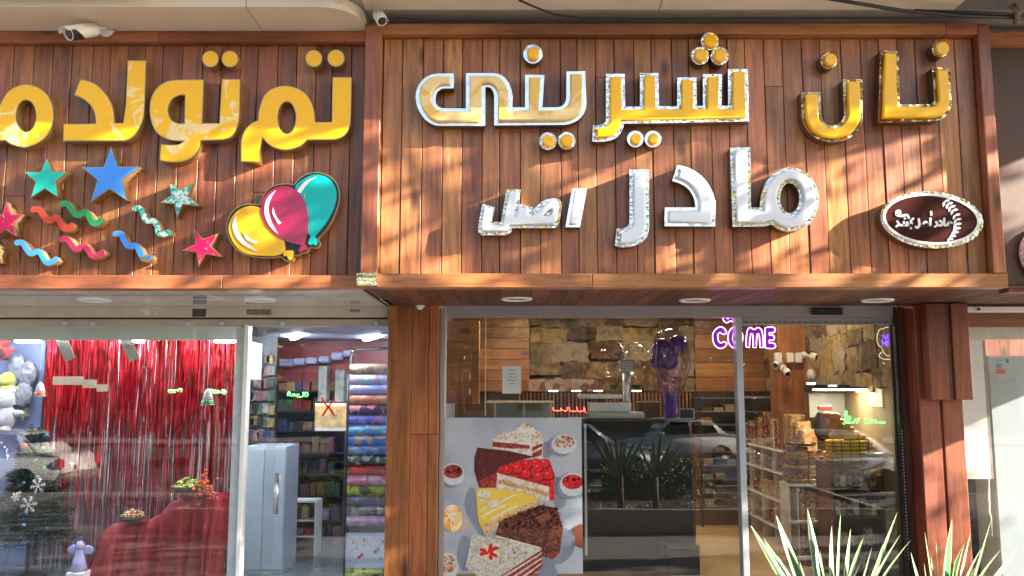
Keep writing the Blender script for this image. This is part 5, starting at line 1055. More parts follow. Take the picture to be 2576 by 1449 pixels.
# slat wall, dark shelves at the back
SL = wood('slat_wood', (.16, .07, .03), (.34, .17, .07), 2, obj_var=.4, coat=0)
sw = thing('slat_screen', 'dark back wall screen of thin vertical wooden slats behind the pastry counter', 'screen', P(1500, 1060, 14.3)); pbox('backing', 1300, 985, 1900, 1140, 14.35, .02, DARK, sw)
for i in range(58):
    a = 1305+i*9.6; pbox('slat', a, 988, a+4.4, 1138, 14.3, .04, SL, sw)
gs = thing('glass_display_case', 'pale green glass display case behind the notice in the pastry shop', 'display case', P(1315, 1050, 12.0)); x0, x1, z0, z1 = prect(1243, 1012, 1388, 1060, 12.2)
box('top_board', x0-.1, x1+.02, 12.0, 12.6, z1-.005, z1+.02, mat('case_top', (.5, .5, .42), .2), gs); box('back_panel', x0, x1, 12.58, 12.6, .2, z1-.006, mat('case_green', (.26, .34, .30), .3), gs); box('front_glass', x0, x1, 12.01, 12.02, .5, z1-.006, GLT, gs); box('base', x0, x1, 12.0, 12.57, 0, .5, BLACKP, gs)
for a in (x0, (x0+x1)/2, x1-.03): box('frame_bar', a, a+.03, 11.99, 12.009, .5, z1-.006, ALU, gs)
# pastry tray sign & paper bags in the back
tag(pbox('menu_board', 1330, 955, 1505, 985, 13.9, .03, patch_mat('menu', [(.26, .17, .13), (.34, .24, .2), (.12, .06, .05), (.3, .2, .16)], 9, .5), None, .005), 'long brownish menu board with pastry pictures on the back wall', 'board')
for i, px in enumerate((1392, 1450, 1505, 1602)): tag(pbox('lit_strip', px-11, 982, px+11, 985, 12.5, .05, emis('cool_strip', (1, .95, .85), 1.5)), ['first from the left of the small lit lamps above the slats', 'second small lit lamp above the slats', 'small lit lamp just above the scale', 'small lit lamp right of the scale column'][i], 'light', 'small lit lamps in the pastry shop')
box('dark_shelf_back', P(1745, 1060, 14.2).x, 4.26, 14.2, 14.22, .2, 2.1, mat('dark_equipment', (.03, .028, .027), .3, sc=6, var=.7), bw)
eq = thing('oven_rack', 'black steel oven rack with grey shelves at the back of the pastry shop', 'rack', P(1830, 1140, 13.6)); x0, x1, z0, z1 = prect(1760, 1000, 1955, 1290, 13.6)
for z in [z1-.02-k*(z1-z0-.1)/8 for k in range(9)]: box('shelf_board', x0, x1, 13.6, 14.0, z, z+.018, mat('steel_dull', (.22, .22, .21), .3, .7), eq)
for a in (x0, (x0+x1)/2, x1-.03): box('upright', a, a+.03, 13.58, 13.6, 0, z1, BLACKM, eq)
rr = random.Random(4)
for k in range(8):
    for i in range(6):
        if rr.random() < .6:
            a = x0+.08+i*.18; z = z1-.02-(k+1)*(z1-z0-.1)/8+.019; tag(box('tray_box', a, a+.14, 13.65, 13.9, z, z+rr.uniform(.05, .11), rr.choice([mat('kraft', (.35, .22, .12), .6), mat('dark_pack', (.06, .05, .05), .4), mat('foil_pack', (.4, .4, .4), .25, .6)])), 'box %s from the left on the %s board of the black oven rack' % (ORD[i], ORD[k+1]), 'box', 'boxes on the oven rack')
pp = thing('plastic_bag_rack', 'clear plastic sheets hanging dark behind the mullion at the back', 'bag', P(1890, 1050, 12.5)); x0, x1, z0, z1 = prect(1868, 1000, 1945, 1110, 12.6)
for i in range(7):
    bm = bmesh.new(); a = x0+(x1-x0)*i/7
    vs_ = [[bm.verts.new((a+.03*math.sin(j*1.3+i)+k*.07, 12.6+.03*math.sin(j+k*2+i), z0+(z1-z0)*j/8)) for k in range(2)] for j in range(9)]
    for p_, q_ in zip(vs_, vs_[1:]): bm.faces.new((p_[0], p_[1], q_[1], q_[0]))
    obj('plastic_sheet', bm, GLT, pp)
box('rod', x0-.05, x1+.1, 12.58, 12.6, z1, z1+.02, ALU, pp)
# black counter
BC = mat('gloss_black_counter', (.006, .007, .011), .3, sc=2, var=.3, spec=.25)
ct = thing('black_counter', 'glossy black shop counter with a lower step on its right, behind the poster', 'counter', P(1600, 1449, 10.3)); x0, x1, z0, z1 = prect(1440, 1062, 1745, 1449, 10.3)
box('front_panel', x0, P(1688, 1200, 10.3).x, 10.3, 10.34, 0, z1, BC, ct, .006); box('front_panel', P(1688, 1200, 10.3).x+.005, x1, 10.36, 10.40, 0, z1-.03, BC, ct, .006); box('counter_top', x0, x1+.02, 10.27, 10.95, z1+.001, z1+.04, BLACKP, ct, .006); box('body', x0, x1-.01, 10.41, 10.9, 0, z1-.001, BC, ct)
xs1 = P(1678, 1370, 10.2).x; zz = P(1700, 1372, 10.2).z; box('step_body', xs1, P(1756, 1400, 10.2).x, 10.1, 10.35, 0, zz-.02, BC, ct, .01); box('step_top', xs1-.01, P(1757, 1400, 10.2).x, 10.09, 10.3, zz-.019, zz+.01, mat('step_grey', (.08, .08, .09), .3), ct, .006)
box('edge_strip', P(1470, 1200, 10.28).x, P(1476, 1200, 10.28).x, 10.26, 10.299, .2, z1-.02, ALU2, ct)
# tan cabinet side
tag(box('brown_cabinet', P(1748, 1200, 13.8).x, P(1856, 1200, 13.8).x, 13.8, 14.1, 0, P(1800, 1095, 13.8).z, wood('cab_brown', (.12, .045, .018), (.26, .11, .045), 2, knots=False), None, .01), 'brown wooden cabinet standing right of the black counter', 'cabinet')
tag(box('low_brown_cabinet', P(1690, 1240, 11.2).x, P(1744, 1240, 11.2).x, 11.1, 11.5, 0, P(1720, 1160, 11.2).z, mat('dark_brown_cab', (.06, .03, .02), .4)), 'dark brown low cabinet just behind the right end of the black counter', 'cabinet')
# scale
sc_ = thing('weighing_scale', 'steel shop scale with tray and tall silver display column on the counter', 'scale', P(1540, 1056, 10.3)); ct_z = z1+.04
STL = mat('brushed_scale_steel', (.85, .88, .90), .28, .55, sc=3)
x0, x1, za_, zb_ = prect(1480, 1037, 1620, 1055, 10.4); box('base', x0, x1, 10.35, 10.7, ct_z, zb_-.0, mat('scale_grey', (.48, .54, .51), .4), sc_, .012)
x0, x1, za2, zb2 = prect(1482, 1012, 1588, 1036, 10.4); box('weigh_body', x0, x1, 10.4, 10.65, zb_+.001, zb2, STL, sc_, .01)
x0, x1, za3, zb3 = prect(1458, 991, 1563, 1003, 10.4); box('neck', (x0+x1)/2-.04, (x0+x1)/2+.04, 10.48, 10.56, zb2+.001, za3, BLACKP, sc_); box('tray', x0, x1, 10.36, 10.70, za3+.001, zb3, STL, sc_, .012)
bm = bmesh.new(); rotated_box(bm, P(1508, 985, 10.5), (.40, .28, .012), Matrix.Rotation(math.radians(-4), 3, 'Y')); obj('tray_lid', bm, GLT, sc_)
obj('display_column', tube(bmesh.new(), [P(1577, 1012, 10.5), P(1575, 938, 10.5)], .047, 16), STL, sc_)
pbox('display', 1558, 905, 1596, 934, 10.45, .12, mat('display_silver', (.45, .45, .44), .25, .8), sc_, .01)
neon('led_sign', [[(618, 570), (622, 585), (660, 588), (662, 575)], [(665, 585), (690, 590), (695, 570)], [(705, 570), (710, 590), (740, 592)], [(745, 570), (750, 592), (775, 590), (790, 580)], [(780, 570), (790, 600)]], RP, 12.4, .008, NR, 'red glowing script sign above the poster near the scale')
neon('led_sign', [[(950, 1135), (970, 1130), (975, 1020), (985, 1080), (960, 1110)], [(990, 1130), (1005, 1070), (1020, 1090), (1000, 1120), (1040, 1125)], [(1045, 1130), (1065, 1095), (1075, 1130), (1095, 1085)], [(1150, 1135), (1150, 1090), (1165, 1100), (1175, 1130)], [(1190, 1120), (1330, 1125)], [(1200, 1100), (1250, 1105)]], R7, 9.7, .007, NG, 'bright green glowing script sign hanging in the sliding door pane')
# COME neon
NP = emis('violet_neon', (1.0, .42, 1.0), .6); ACR = mat('violet_acrylic', (.22, .0, .38), .3, var=.05)
cn = thing('welcome_neon', 'violet neon sign reading WELCOME in outlined capitals behind the mullion', 'neon sign', P(1870, 850, 9.3))
RS = lambda p: (p[0]*K, p[1]*K)
def nl(loops, Y=9.3):
    for lp in loops:
        c = smooth_path(lp, sub=5); obj('neon_tube', tube(bmesh.new(), [P(*RS(p), Y) for p in c], .0058, 6, closed=True), NP, cn)
    obj('acrylic_letter', shape(loops, RS, Y+.012, .006), ACR, cn)
nl([[(2346, 1073, 1), (2328, 1055, 1), (2305, 1070, 1), (2301, 1092, 1), (2309, 1116, 1), (2328, 1125, 1), (2346, 1112, 1), (2338, 1103, 1), (2326, 1107, 1), (2318, 1092, 1), (2322, 1074, 1), (2336, 1080, 1)]])
nl([[(x, y, 1) for x, y in circ(2374, 1090, 24, 35, 12)], [(x, y, 1) for x, y in circ(2374, 1090, 8, 19, 10)]])
nl([[(2409, 1120), (2412, 1070, 1), (2422, 1057, 1), (2435, 1064, 1), (2447, 1057, 1), (2460, 1068, 1), (2464, 1122), (2454, 1122), (2450, 1080, 1), (2445, 1078, 1), (2442, 1122), (2431, 1122), (2430, 1080, 1), (2424, 1078, 1), (2420, 1122)]])
nl([[(2470, 1058), (2500, 1058, 1), (2500, 1072, 1), (2484, 1073), (2484, 1083), (2498, 1084, 1), (2498, 1097, 1), (2484, 1097), (2484, 1108), (2500, 1109, 1), (2502, 1123, 1), (2470, 1123)]])
nl([[(2332, 985), (2344, 985), (2346, 1025, 1), (2352, 1028, 1), (2354, 1000), (2364, 1000), (2366, 1028, 1), (2372, 1025, 1), (2374, 985), (2386, 985), (2382, 1036, 1), (2370, 1042, 1), (2359, 1036, 1), (2346, 1042, 1), (2335, 1032, 1)]])
nl([[(2396, 975), (2430, 975), (2430, 988), (2409, 988), (2409, 1000), (2427, 1000), (2427, 1012), (2409, 1012), (2409, 1026), (2430, 1026), (2430, 1040), (2396, 1040)]]); nl([[(2438, 975), (2452, 975), (2452, 1026), (2474, 1026), (2474, 1040), (2438, 1040)]])
# cup neon
NY = emis('cream_neon', (1, .75, .4), .15); NV = emis('blue_violet_neon', (.10, .02, 1), .5)
cu_ = thing('cup_neon', 'neon sign of a steaming cup in cream lines with a violet centre, upper right', 'neon sign', P(2235, 850, 9.2))
for s in ([(1275, 290), (1420, 255), (1425, 290)], [(1275, 290), (1255, 360), (1270, 430), (1300, 450)], [(1300, 460), (1320, 500), (1350, 525), (1390, 515), (1415, 480), (1425, 435)], [(1300, 490), (1275, 520), (1290, 545), (1350, 558), (1420, 545), (1460, 510), (1440, 480), (1415, 475)]):
    obj('neon_line', tube(bmesh.new(), [P(*R7(p), 9.2) for p in smooth_path([(x, y, 1) for x, y in s], closed=False, sub=4)], .004, 5), NY, cu_)
for s in ([(1300, 345), (1330, 340), (1335, 430)], [(1350, 335), (1385, 340), (1395, 380), (1355, 385), (1350, 335)], [(1310, 400), (1350, 430), (1400, 420), (1420, 360), (1400, 320)], [(1345, 390), (1345, 440)], [(1380, 390), (1385, 435)], [(1300, 380), (1310, 430)], [(1310, 360), (1400, 360)], [(1320, 415), (1415, 395)]):
    obj('neon_line', tube(bmesh.new(), [P(*R7(p), 9.2) for p in s], .006, 5), NV, cu_)
# gift balloon in purple pot
gb = thing('balloon_gift', 'clear balloon with purple inner hearts standing over a purple gift pot on the counter', 'balloon', P(1686, 1056, 10.5)); PUR = mat('purple_pot', (.13, .05, .38), .3); c = P(1688, 1058, 10.5); c.z = ct_z
w0 = P(1664, 1040, 10.5).x; w1 = P(1711, 1040, 10.5).x; r_ = (w1-w0)/2
obj('gift_pot', lathe(bmesh.new(), [(r_*.78, 0), (r_*.8, .01), (r_, .30), (r_*.92, .30), (r_*.7, .05)], c, 4), PUR, gb); C.objects[-1].rotation_euler.z = math.pi/4
bc = P(1687, 900, 10.5); R_ = (P(1736, 900, 10.5).x-P(1640, 900, 10.5).x)/2
pts = [(.02, -.78), (.05, -.74), (.10, -.60), (.17, -.38), (R_*.85, -.15), (R_, .02), (R_*.98, .16), (R_*.7, .30), (R_*.3, .35), (.001, .36)]
obj('clear_balloon', lathe(bmesh.new(), pts, bc, 24), GLP, gb)
PB_ = mat('purple_balloon_foil', (.10, .02, .22), .15, coat=.5)
for dx, dz, s_ in ((-.10, .10, .14), (.09, .15, .13), (-.02, -.03, .12), (-.16, -.04, .10)): obj('inner_balloon', ball(bmesh.new(), (bc.x+dx, 10.5, bc.z+dz), s_, 14, 1, .8, 1), PB_, gb)
for k in (-1, 1): obj('ribbon', tube(bmesh.new(), [(c.x+k*.05, 10.48, c.z+.3), (bc.x+k*.10, 10.4, bc.z-.45), (bc.x+k*R_*.9, 10.35, bc.z-.1), (bc.x+k*R_*.8, 10.35, bc.z+.15)], .008, 5), mat('purple_ribbon', (.25, .10, .32), .4), gb)
for i in range(8): obj('gift_sweet', ball(bmesh.new(), (c.x+random.uniform(-.08, .12), 10.45, c.z+.36+random.uniform(0, .14)), .03, 8), rr.choice([mat('pink_foil', (.6, .1, .25), .2, .5), mat('silver_wrap', (.7, .7, .72), .15, .9)]), gb)
cb2 = thing('clear_balloon', 'pair of round clear balloons behind the scale column', 'balloon', P(1560, 915, 10.9))
for px, r_ in ((1545, .20), (1600, .19)): obj('balloon', ball(bmesh.new(), P(px, 905, 10.9), r_, 20, 1, 1, 1.15), GLT, cb2); obj('collar', lathe(bmesh.new(), [(.03, 0), (.05, .03), (.07, .05)], P(px, 978, 10.9), 14), mat('dark_green_leaf', (.02, .06, .04), .5), cb2)
tag(pbox('kraft_bag', 1605, 1010, 1662, 1052, 10.8, .2, mat('kraft_dark', (.16, .09, .05), .7), None, .01), 'brown box with open flaps on the counter left of the purple pot', 'box')
pos = thing('price_display', 'small black customer display on a stalk right of the purple pot', 'display', P(1722, 1050, 10.5)); pbox('screen', 1712, 1030, 1745, 1052, 10.5, .03, BLACKP, pos, .005); obj('stalk', tube(bmesh.new(), [P(1724, 1052, 10.52), P(1724, 1062, 10.52)], .012, 6), ALU, pos); pbox('bezel', 1710, 1028, 1747, 1054, 10.512, .02, ALU2, pos, .004)
# white shelves along the right wall with brown snack bags
wsx0, wsx1 = 3.62, 4.25; WSM = mat('shelf_white', (.62, .58, .52), .4)
BAGM = [patch_mat('snack_%d' % i, c_, 38, .2, coat=.6) for i, c_ in enumerate(([(.22, .08, .03), (.35, .15, .06), (.12, .04, .02), (.45, .25, .12)], [(.45, .28, .12), (.3, .15, .06), (.55, .38, .2)], [(.10, .04, .025), (.2, .08, .04), (.3, .16, .09)]))]
ws2 = thing('white_shelving', 'white open shelving along the right side of the pastry shop', 'shelf', (3.9, 12.4, 0))
zsh = [.25, .62, 1.0, 1.3]
for z in zsh: box('shelf_board', wsx0, wsx1, 10.9, 14.1, z-.02, z, WSM, ws2, .003)
for y in (10.9, 11.5, 12.1, 12.7, 13.3, 13.9): box('divider', wsx0+.02, wsx1, y, y+.02, .02, 1.28, WSM, ws2)
box('back_panel', wsx1+.001, wsx1+.012, 10.9, 14.1, 0, 1.3, WSM, ws2)
rr = random.Random(14)
for j, z in enumerate(zsh):
    for i in range(16):
        y = 10.97+i*.198
        for k in range(2 if j < 3 else 1):
            if rr.random() < .1: continue
            h = rr.uniform(.14, .24) if j < 3 else rr.choice([.32, .42, .5]); x = wsx0+.05+k*.26
            bm = bx(bmesh.new(), x, x+.2, y, y+.17, z+.001, z+h, .022)
            o = obj('snack_box' if j == 3 else 'snack_bag', bm, rr.choice(BAGM)); tag(o, 'brown snack %s, %s from the near end, %s row, %s white shelf' % ('box' if j == 3 else 'bag', ORD[i], 'front' if k == 0 else 'rear', ['lowest', 'second', 'third', 'top'][j]), 'box' if j == 3 else 'bag', ['snack bags on the lowest white shelf', 'snack bags on the second white shelf', 'snack bags on the upper white shelf', 'biscuit boxes on top of the white shelving'][j])
# near end of the shelving: stacked biscuit trays seen end on
for (a, b, c_, d, Yk, l) in ((1980, 1112, 2048, 1120, 10.6, 'round dark brown tin on top of the biscuit stack'),):
    c = P((a+c_)/2, d, Yk); tag(obj('round_tin', lathe(bmesh.new(), [(.17, 0), (.175, .03), (.16, .04), (.001, .045)], c, 24), mat('tin_brown', (.07, .025, .015), .15, coat=.4)), l, 'tin')
for i in range(8):
    py = 1124+i*11.5
    for px in (2008, 2060) if i > 0 else (2008,):
        x0, x1, z0, z1 = prect(px-24, py, px+25, py+10, 10.62); tag(box('biscuit_tray', x0, x1, 10.62, 10.85, z0, z1, rr.choice(BAGM), None, .008), 'biscuit tray %s from the top of the %s stack on the white end shelf' % (ORD[i] if px < 2030 else ORD[i-1], 'left' if px < 2030 else 'right'), 'tray', 'left biscuit tray stack' if px < 2030 else 'right biscuit tray stack')
es = thing('end_shelf', 'white end shelf with two columns carrying biscuit stacks', 'shelf', P(2030, 1449, 10.6)); x0, x1, z0, z1 = prect(1985, 1217, 2088, 1400, 10.6)
for py in (1217, 1310, 1400): box('shelf_board', x0, x1, 10.6, 10.95, P(2030, py+7, 10.6).z, P(2030, py, 10.6).z, WSM, es, .003)
for px in (1986, 2008, 2085): a = P(px, 1300, 10.6).x; box('upright', a, a+.015, 10.61, 10.95, .1, z1-.01, WSM, es)
obj('leg', tube(bmesh.new(), [P(2060, 1405, 10.7), P(2060, 1436, 10.7)], .04, 10), ALU2, es)
for (a, b, c_, d, n) in ((2012, 1240, 2080, 1308, 5), (2012, 1330, 2080, 1398, 4)):
    for i in range(n): tag(pbox('snack_jar', a+i*(c_-a)/n, b+(i % 2)*4, a+(i+.9)*(c_-a)/n, d, 10.64, .12, rr.choice(BAGM), None, .012), 'dark brown snack jar, %s from the left in the %s compartment of the end shelf' % (ORD[i], 'upper' if b < 1300 else 'lower'), 'jar', '%s jars of the end shelf' % ('upper' if b < 1300 else 'lower'))
# basket rack with bread
br_ = thing('bread_basket', 'yellow wire basket heaped with bread rolls in the sliding door pane', 'basket', P(2145, 1190, 10.0)); x0, x1, z0, z1 = prect(2095, 1105, 2186, 1180, 10.0)
pbox('lit_panel', 2060, 986, 2200, 988, 10.5, .5, emis('hood_lamp', (1, .85, .6), 7), br_) if False else None
YB = mat('yellow_bread_box', (.85, .50, .03), .35, sc=8, var=.25)
box('inner_box', x0+.02, x1-.02, 10.03, 10.3, z0+.08, z1-.02, YB, br_, .01)
for i in range(9):
    z = z0+(z1-z0)*i/8; obj('wire', tube(bmesh.new(), [(x0, 10.33, z), (x0, 10.0, z), (x1, 10.0, z), (x1, 10.33, z)], .006, 5), mat('wire_brown', (.12, .06, .03), .4, .4), br_)
for i in range(5):
    a = x0+(x1-x0)*i/4; obj('wire', tube(bmesh.new(), [(a, 9.998, z0), (a, 9.998, z1)], .005, 5), MATS['wire_brown'], br_)
BR = [mat('bread_%d' % i, c_, .5, sc=6, var=.2) for i, c_ in enumerate(((.62, .20, .08), (.68, .30, .15), (.72, .45, .28), (.55, .14, .06)))]
for i, (px, py, r_, k) in enumerate(((2100, 1048, 13, 0), (2082, 1045, 10, 3), (2115, 1062, 12, 0), (2095, 1070, 12, 3), (2128, 1070, 10, 1), (2108, 1080, 12, 0), (2140, 1080, 9, 1), (2122, 1090, 14, 2), (2150, 1092, 12, 2), (2100, 1095, 12, 2), (2138, 1100, 14, 2), (2165, 1100, 12, 1), (2182, 1112, 13, 2), (2192, 1124, 11, 2))):
    tag(obj('bread_roll', ball(bmesh.new(), P(px, py, 10.15+.02*(i % 3)), r_/2150*10.2*1.1, 12, 1.15, .9, .75), BR[k]), '%s bread roll, %s from the top in the heap on the yellow basket' % (['orange', 'light orange', 'pale peach', 'dark red brown'][k], ORD[i]), 'bread', 'darker bread rolls' if k in (0, 3) else 'paler bread rolls')
bb = thing('black_bag', 'black folded bag behind the heap of bread rolls', 'bag', P(2065, 1080, 10.6)); bm = bmesh.new(); ball(bm, P(2068, 1072, 10.6), .12, 10, .9, .5, 1.6); obj('body', bm, BLACKP, bb)
# brown display rack
dr = thing('display_rack', 'brown stepped display rack with packs at the lower right of the door pane', 'rack', P(2160, 1440, 10.0)); RKM = wood('rack_wood', (.07, .028, .014), (.16, .07, .035), 0, knots=False)
x0, x1, z0, z1 = prect(2092, 1165, 2225, 1449, 10.0); box('back_panel', x0, x1, 10.42, 10.45, 0, z1, RKM, dr); box('side_panel', x1-.03, x1, 9.98, 10.41, 0, z1-.15, RKM, dr); box('side_panel', x0, x0+.03, 9.98, 10.41, 0, z1-.1, RKM, dr)
GLDM = [patch_mat('goldpack_%d' % i, c_, 25, .3) for i, c_ in enumerate(([(.40, .32, .12), (.25, .2, .08), (.1, .06, .03)], [(.4, .38, .32), (.2, .12, .08), (.5, .5, .46)], [(.18, .22, .12), (.3, .3, .22), (.08, .05, .03)]))]
for j, py in enumerate((1225, 1298, 1375, 1440)):
    z = P(2150, py, 10.0).z; box('shelf_board', x0+.031, x1-.031, 9.97, 10.415, z-.03, z, RKM, dr)
    n = 7
    for i in range(n):
        a = x0+.05+i*(x1-x0-.12)/n; h = rr.uniform(.10, .2); tag(box('snack_pack', a, a+(x1-x0-.12)/n*.9, 9.99, 10.1, z+.001, z+h, GLDM[(i+j) % 3], None, .008), 'snack pack %s from the left on the %s shelf of the brown display rack' % (ORD[i], ORD[j]), 'packet', 'snack packs on rack shelf %s' % ['one', 'two', 'three', 'four'][j])
ft = thing('black_bowl', 'silver and black bowl stack right of the yellow basket', 'bowl', P(2195, 1180, 9.9))
for i in range(3): obj('bowl', lathe(bmesh.new(), [(.05, 0), (.10, .05), (.13, .07), (.11, .065), (.04, .01)], P(2198, 1178-i*12, 9.95), 16), [BLACKP, STL, STL][i], ft)
ac = thing('air_curtain', 'cream coloured air conditioner unit high on the right side of the door pane', 'appliance', P(2240, 1030, 9.9)); x0, x1, z0, z1 = prect(2222, 970, 2300, 1030, 9.9); box('body', x0, x1, 9.9, 10.3, z0, z1, mat('ac_cream', (.50, .42, .30), .5), ac, .03)
hx0, hx1, hz0, hz1 = prect(2060, 984, 2215, 986, 10.4); HLT = emis('hood_lamp', (1, .86, .62), 9)
hd = thing('range_hood', 'long black extractor hood with grey panel on the right wall of the pastry shop', 'hood', P(2150, 975, 11.0)); x0, x1, z0, z1 = prect(2035, 968, 2235, 986, 11.0); box('black_edge', x0, x1, 10.8, 11.2, z0, z1, BLACKP, hd, .01); pbox('grey_panel', 2036, 987, 2215, 1050, 11.1, .02, mat('hood_grey', (.26, .28, .27), .4), hd)
box('hood_lamp', hx0, hx1-.1, 10.3, 10.6, hz0+.02, hz0+.035, HLT, hd); box('hood_lamp_cover', hx0-.02, hx1-.08, 10.27, 10.8, hz0+.036, hz0+.06, BLACKP, hd)
for i, (a, b) in enumerate(((2030, 2052), (2085, 2105), (2150, 2172), (2200, 2225))): pbox('lit_strip', a, 963+i % 2*6, b, 966+i % 2*6, 10.78, .01, MATS['cool_strip'], hd)
rs = tag(pbox('red_bow', 2060, 1020, 2095, 1032, 10.5, .06, mat('red_ribbon', (.6, .03, .02), .4), None, .01), 'red ribbon strip above the bread rolls', 'ribbon')
# ================================================================ street side: planter plants, cars, trees, far buildings
GRN = [mat('blade_green', (.09, .19, .07), .32, sc=4, var=.25), mat('blade_greygreen', (.15, .24, .16), .32, sc=4, var=.2)]
MARG = mat('blade_margin', (.56, .60, .34), .35, sc=4, var=.12)
def blade(root, base, tip, wd, bow, seed, gm, name='leaf'):
    rr = random.Random(seed); base, tip = Vector(base), Vector(tip); d = tip-base; L = d.length; n = 12
    side = d.cross(Vector((rr.uniform(-2.4, -.1), 1, rr.uniform(-.2, .2)))).normalized(); nrm = side.cross(d).normalized(); bm = bmesh.new(); rows = []
    for i in range(n+1):
        t = i/n; c = base+d*t+Vector((0, 0, bow*math.sin(math.pi*t)*.5))+nrm*bow*.3*math.sin(math.pi*t); w_ = wd*(.75+.6*t-.35*t*t)*(1-t**3.2)+.0008
        if t > .999: w_ = .0008
        rows.append([bm.verts.new(c+side*w_*k+nrm*(abs(k)*w_*.35)) for k in (-1, -.78, 0, .78, 1)])
    for a, b in zip(rows, rows[1:]):
        for k in range(4):
            f = bm.faces.new((a[k], a[k+1], b[k+1], b[k])); f.material_index = 1 if k in (0, 3) else 0; f.smooth = False
    return obj(name, bm, [gm, MARG], root)
def yucca(label, base8, tips, Y, seed, widths=.027):
    b = P(*R8(base8), Y); t = thing('yucca_plant', label, 'plant', b); rr = random.Random(seed)
    zb = b.z
    for i, (x, y, wf, dy) in enumerate(tips):
        tip = P(*R8((x, y)), Y+dy); bs = b+Vector(((tip.x-b.x)*.16, dy*.15, rr.uniform(-.02, .05)))
        blade(t, bs, tip, widths*wf, rr.uniform(-.03, .05), seed*50+i, GRN[i % 2])
    obj('stem', tube(bmesh.new(), [(b.x, b.y, .25), (b.x, b.y, b.z+.05)], [.05, .04], 10), mat('yucca_stem', (.16, .12, .07), .8, bmp=.5), t)
    return t
YA = 4.6
yucca('left variegated yucca with pale edged sword leaves rising at the lower right', (900, 1950), [(120, 880, .9, -.1), (350, 790, 1.5, 0), (440, 1040, 1.0, -.15), (630, 730, 1.1, .1), (745, 1105, .7, -.2), (850, 885, 1.3, .05), (930, 780, .9, .15), (1020, 910, 1.2, -.05), (1135, 990, 1.0, .1), (1280, 1150, .7, -.1), (1440, 760, 1.7, .1), (1465, 965, .9, -.15), (1310, 1045, .8, .2), (360, 1150, .6, -.25), (560, 1200, .8, -.2), (1120, 1200, .8, -.25), (1560, 1010, 1.2, -.1), (700, 960, 1.1, -.2), (240, 1000, 1.1, .2), (1210, 1080, 1.2, -.3)], YA, 3)
yucca('right variegated yucca with sword leaves in front of the reddish corner post', (1850, 1950), [(1685, 940, 1.0, 0), (1785, 1020, .9, .1), (1930, 825, 1.6, 0), (1890, 1125, 1.0, -.15), (1955, 1195, .9, -.2), (2095, 955, 1.1, .1), (2280, 835, 1.5, 0), (2195, 1085, .7, .15), (2375, 1090, 1.5, -.1), (2520, 1085, 1.6, 0), (1680, 1220, .6, -.25), (2000, 1180, .8, .2), (1740, 1150, .8, -.1), (2150, 1240, 1.0, -.2), (1560, 1120, 1.1, -.2), (2440, 1180, 1.2, .1), (2040, 1040, 1.2, -.25)], YA, 4)
pl = thing('planter_box', 'long concrete planter box with soil, mostly below the photo, under the yuccas', 'planter', (0, 3.3, 0))
box('front_wall', -5, 5.5, 4.95, 5.05, 0, .35, CONC, pl, .01); box('rear_wall', -5, 5.5, 1.75, 1.85, 0, .35, CONC, pl, .01)
for x in (-5.1, 5.5): box('end_wall', x, x+.1, 1.75, 5.05, 0, .35, CONC, pl, .01)
box('soil', -4.99, 5.49, 1.86, 4.94, 0, .30, mat('soil', (.07, .05, .035), .95, bmp=.6, sc=9, var=.4), pl)
def grassy(name, label, cx, cy, n, hgt, spread, seed, cols, wd=.012, cat='plant', droop=.3):
    rr = random.Random(seed); bm = bmesh.new()
    for i in range(n):
        a = rr.uniform(0, 6.28); r_ = spread*rr.random()**.6; b = Vector((cx+r_*.15*math.cos(a), cy+r_*.15*math.sin(a), .3+hgt*.1*rr.random())); tp = Vector((cx+r_*math.cos(a), cy+r_*math.sin(a), .3+hgt*math.sqrt(max(.05, 1-(r_/spread)**2*.9))*rr.uniform(.75, 1.05))); s_ = Vector((-math.sin(a), math.cos(a), rr.uniform(-.3, .3)))*wd*rr.uniform(.7, 1.4); m_ = (b+tp)/2+Vector((0, 0, .05)); mi = rr.randrange(len(cols))
        v = [bm.verts.new(q) for q in (b-s_*.6, b+s_*.6, m_+s_, m_-s_, tp)]
        for f in (bm.faces.new((v[0], v[1], v[2], v[3])), bm.faces.new((v[3], v[2], v[4]))): f.material_index = mi
    o = obj(name, bm, cols); return tag(o, label, cat)
DK = mat('dark_leaf', (.035, .06, .03), .45, sc=5, var=.4)
grassy('spiky_plant', 'dense dark spiky yucca in the planter, seen mirrored in the dark counter glass', 1.05, 3.0, 900, .95, .55, 5, [DK, GRN[1], DK, DK], .010)
def hedge(name, label, x0, x1, y0, y1, z0, z1, n, seed, cols, s=.035, cat='shrub'):
    rr = random.Random(seed); bm = bmesh.new()
    for i in range(n):
        p = Vector((rr.uniform(x0, x1), rr.uniform(y0, y1), z0+(z1-z0)*(rr.random()**.6)*(.75+.25*math.sin(3*rr.random()+x0)))); a = Vector((rr.gauss(0, 1), rr.gauss(0, 1), rr.gauss(0, 1))).normalized()*s*rr.uniform(.6, 1.3); b = a.cross(Vector((rr.gauss(0, 1), rr.gauss(0, 1), rr.gauss(0, 1)))).normalized()*s*.45
        f = bm.faces.new([bm.verts.new(v) for v in (p-a, p+b, p+a, p-b)]); f.material_index = rr.randrange(len(cols))
    o = obj(name, bm, cols); tag(o, label, cat); return o
LG = mat('light_leaf', (.16, .22, .045), .5, sc=4, var=.4); MG = mat('mid_leaf', (.07, .13, .035), .5, sc=4, var=.4); DRY = mat('dry_leaf', (.32, .16, .06), .6, sc=4, var=.4)
stuff(hedge('hedge', 'low mixed green hedge growing along the planter, seen mirrored in the shop glass', 1.6, 3.4, 2.2, 3.4, .3, .92, 6000, 2, [LG, MG, MG, DK]))
stuff(hedge('hedge', 'low green hedge in the planter before the party shop', -4.6, -.6, 2.2, 3.6, .3, .72, 7000, 3, [LG, MG, DK, DRY]))
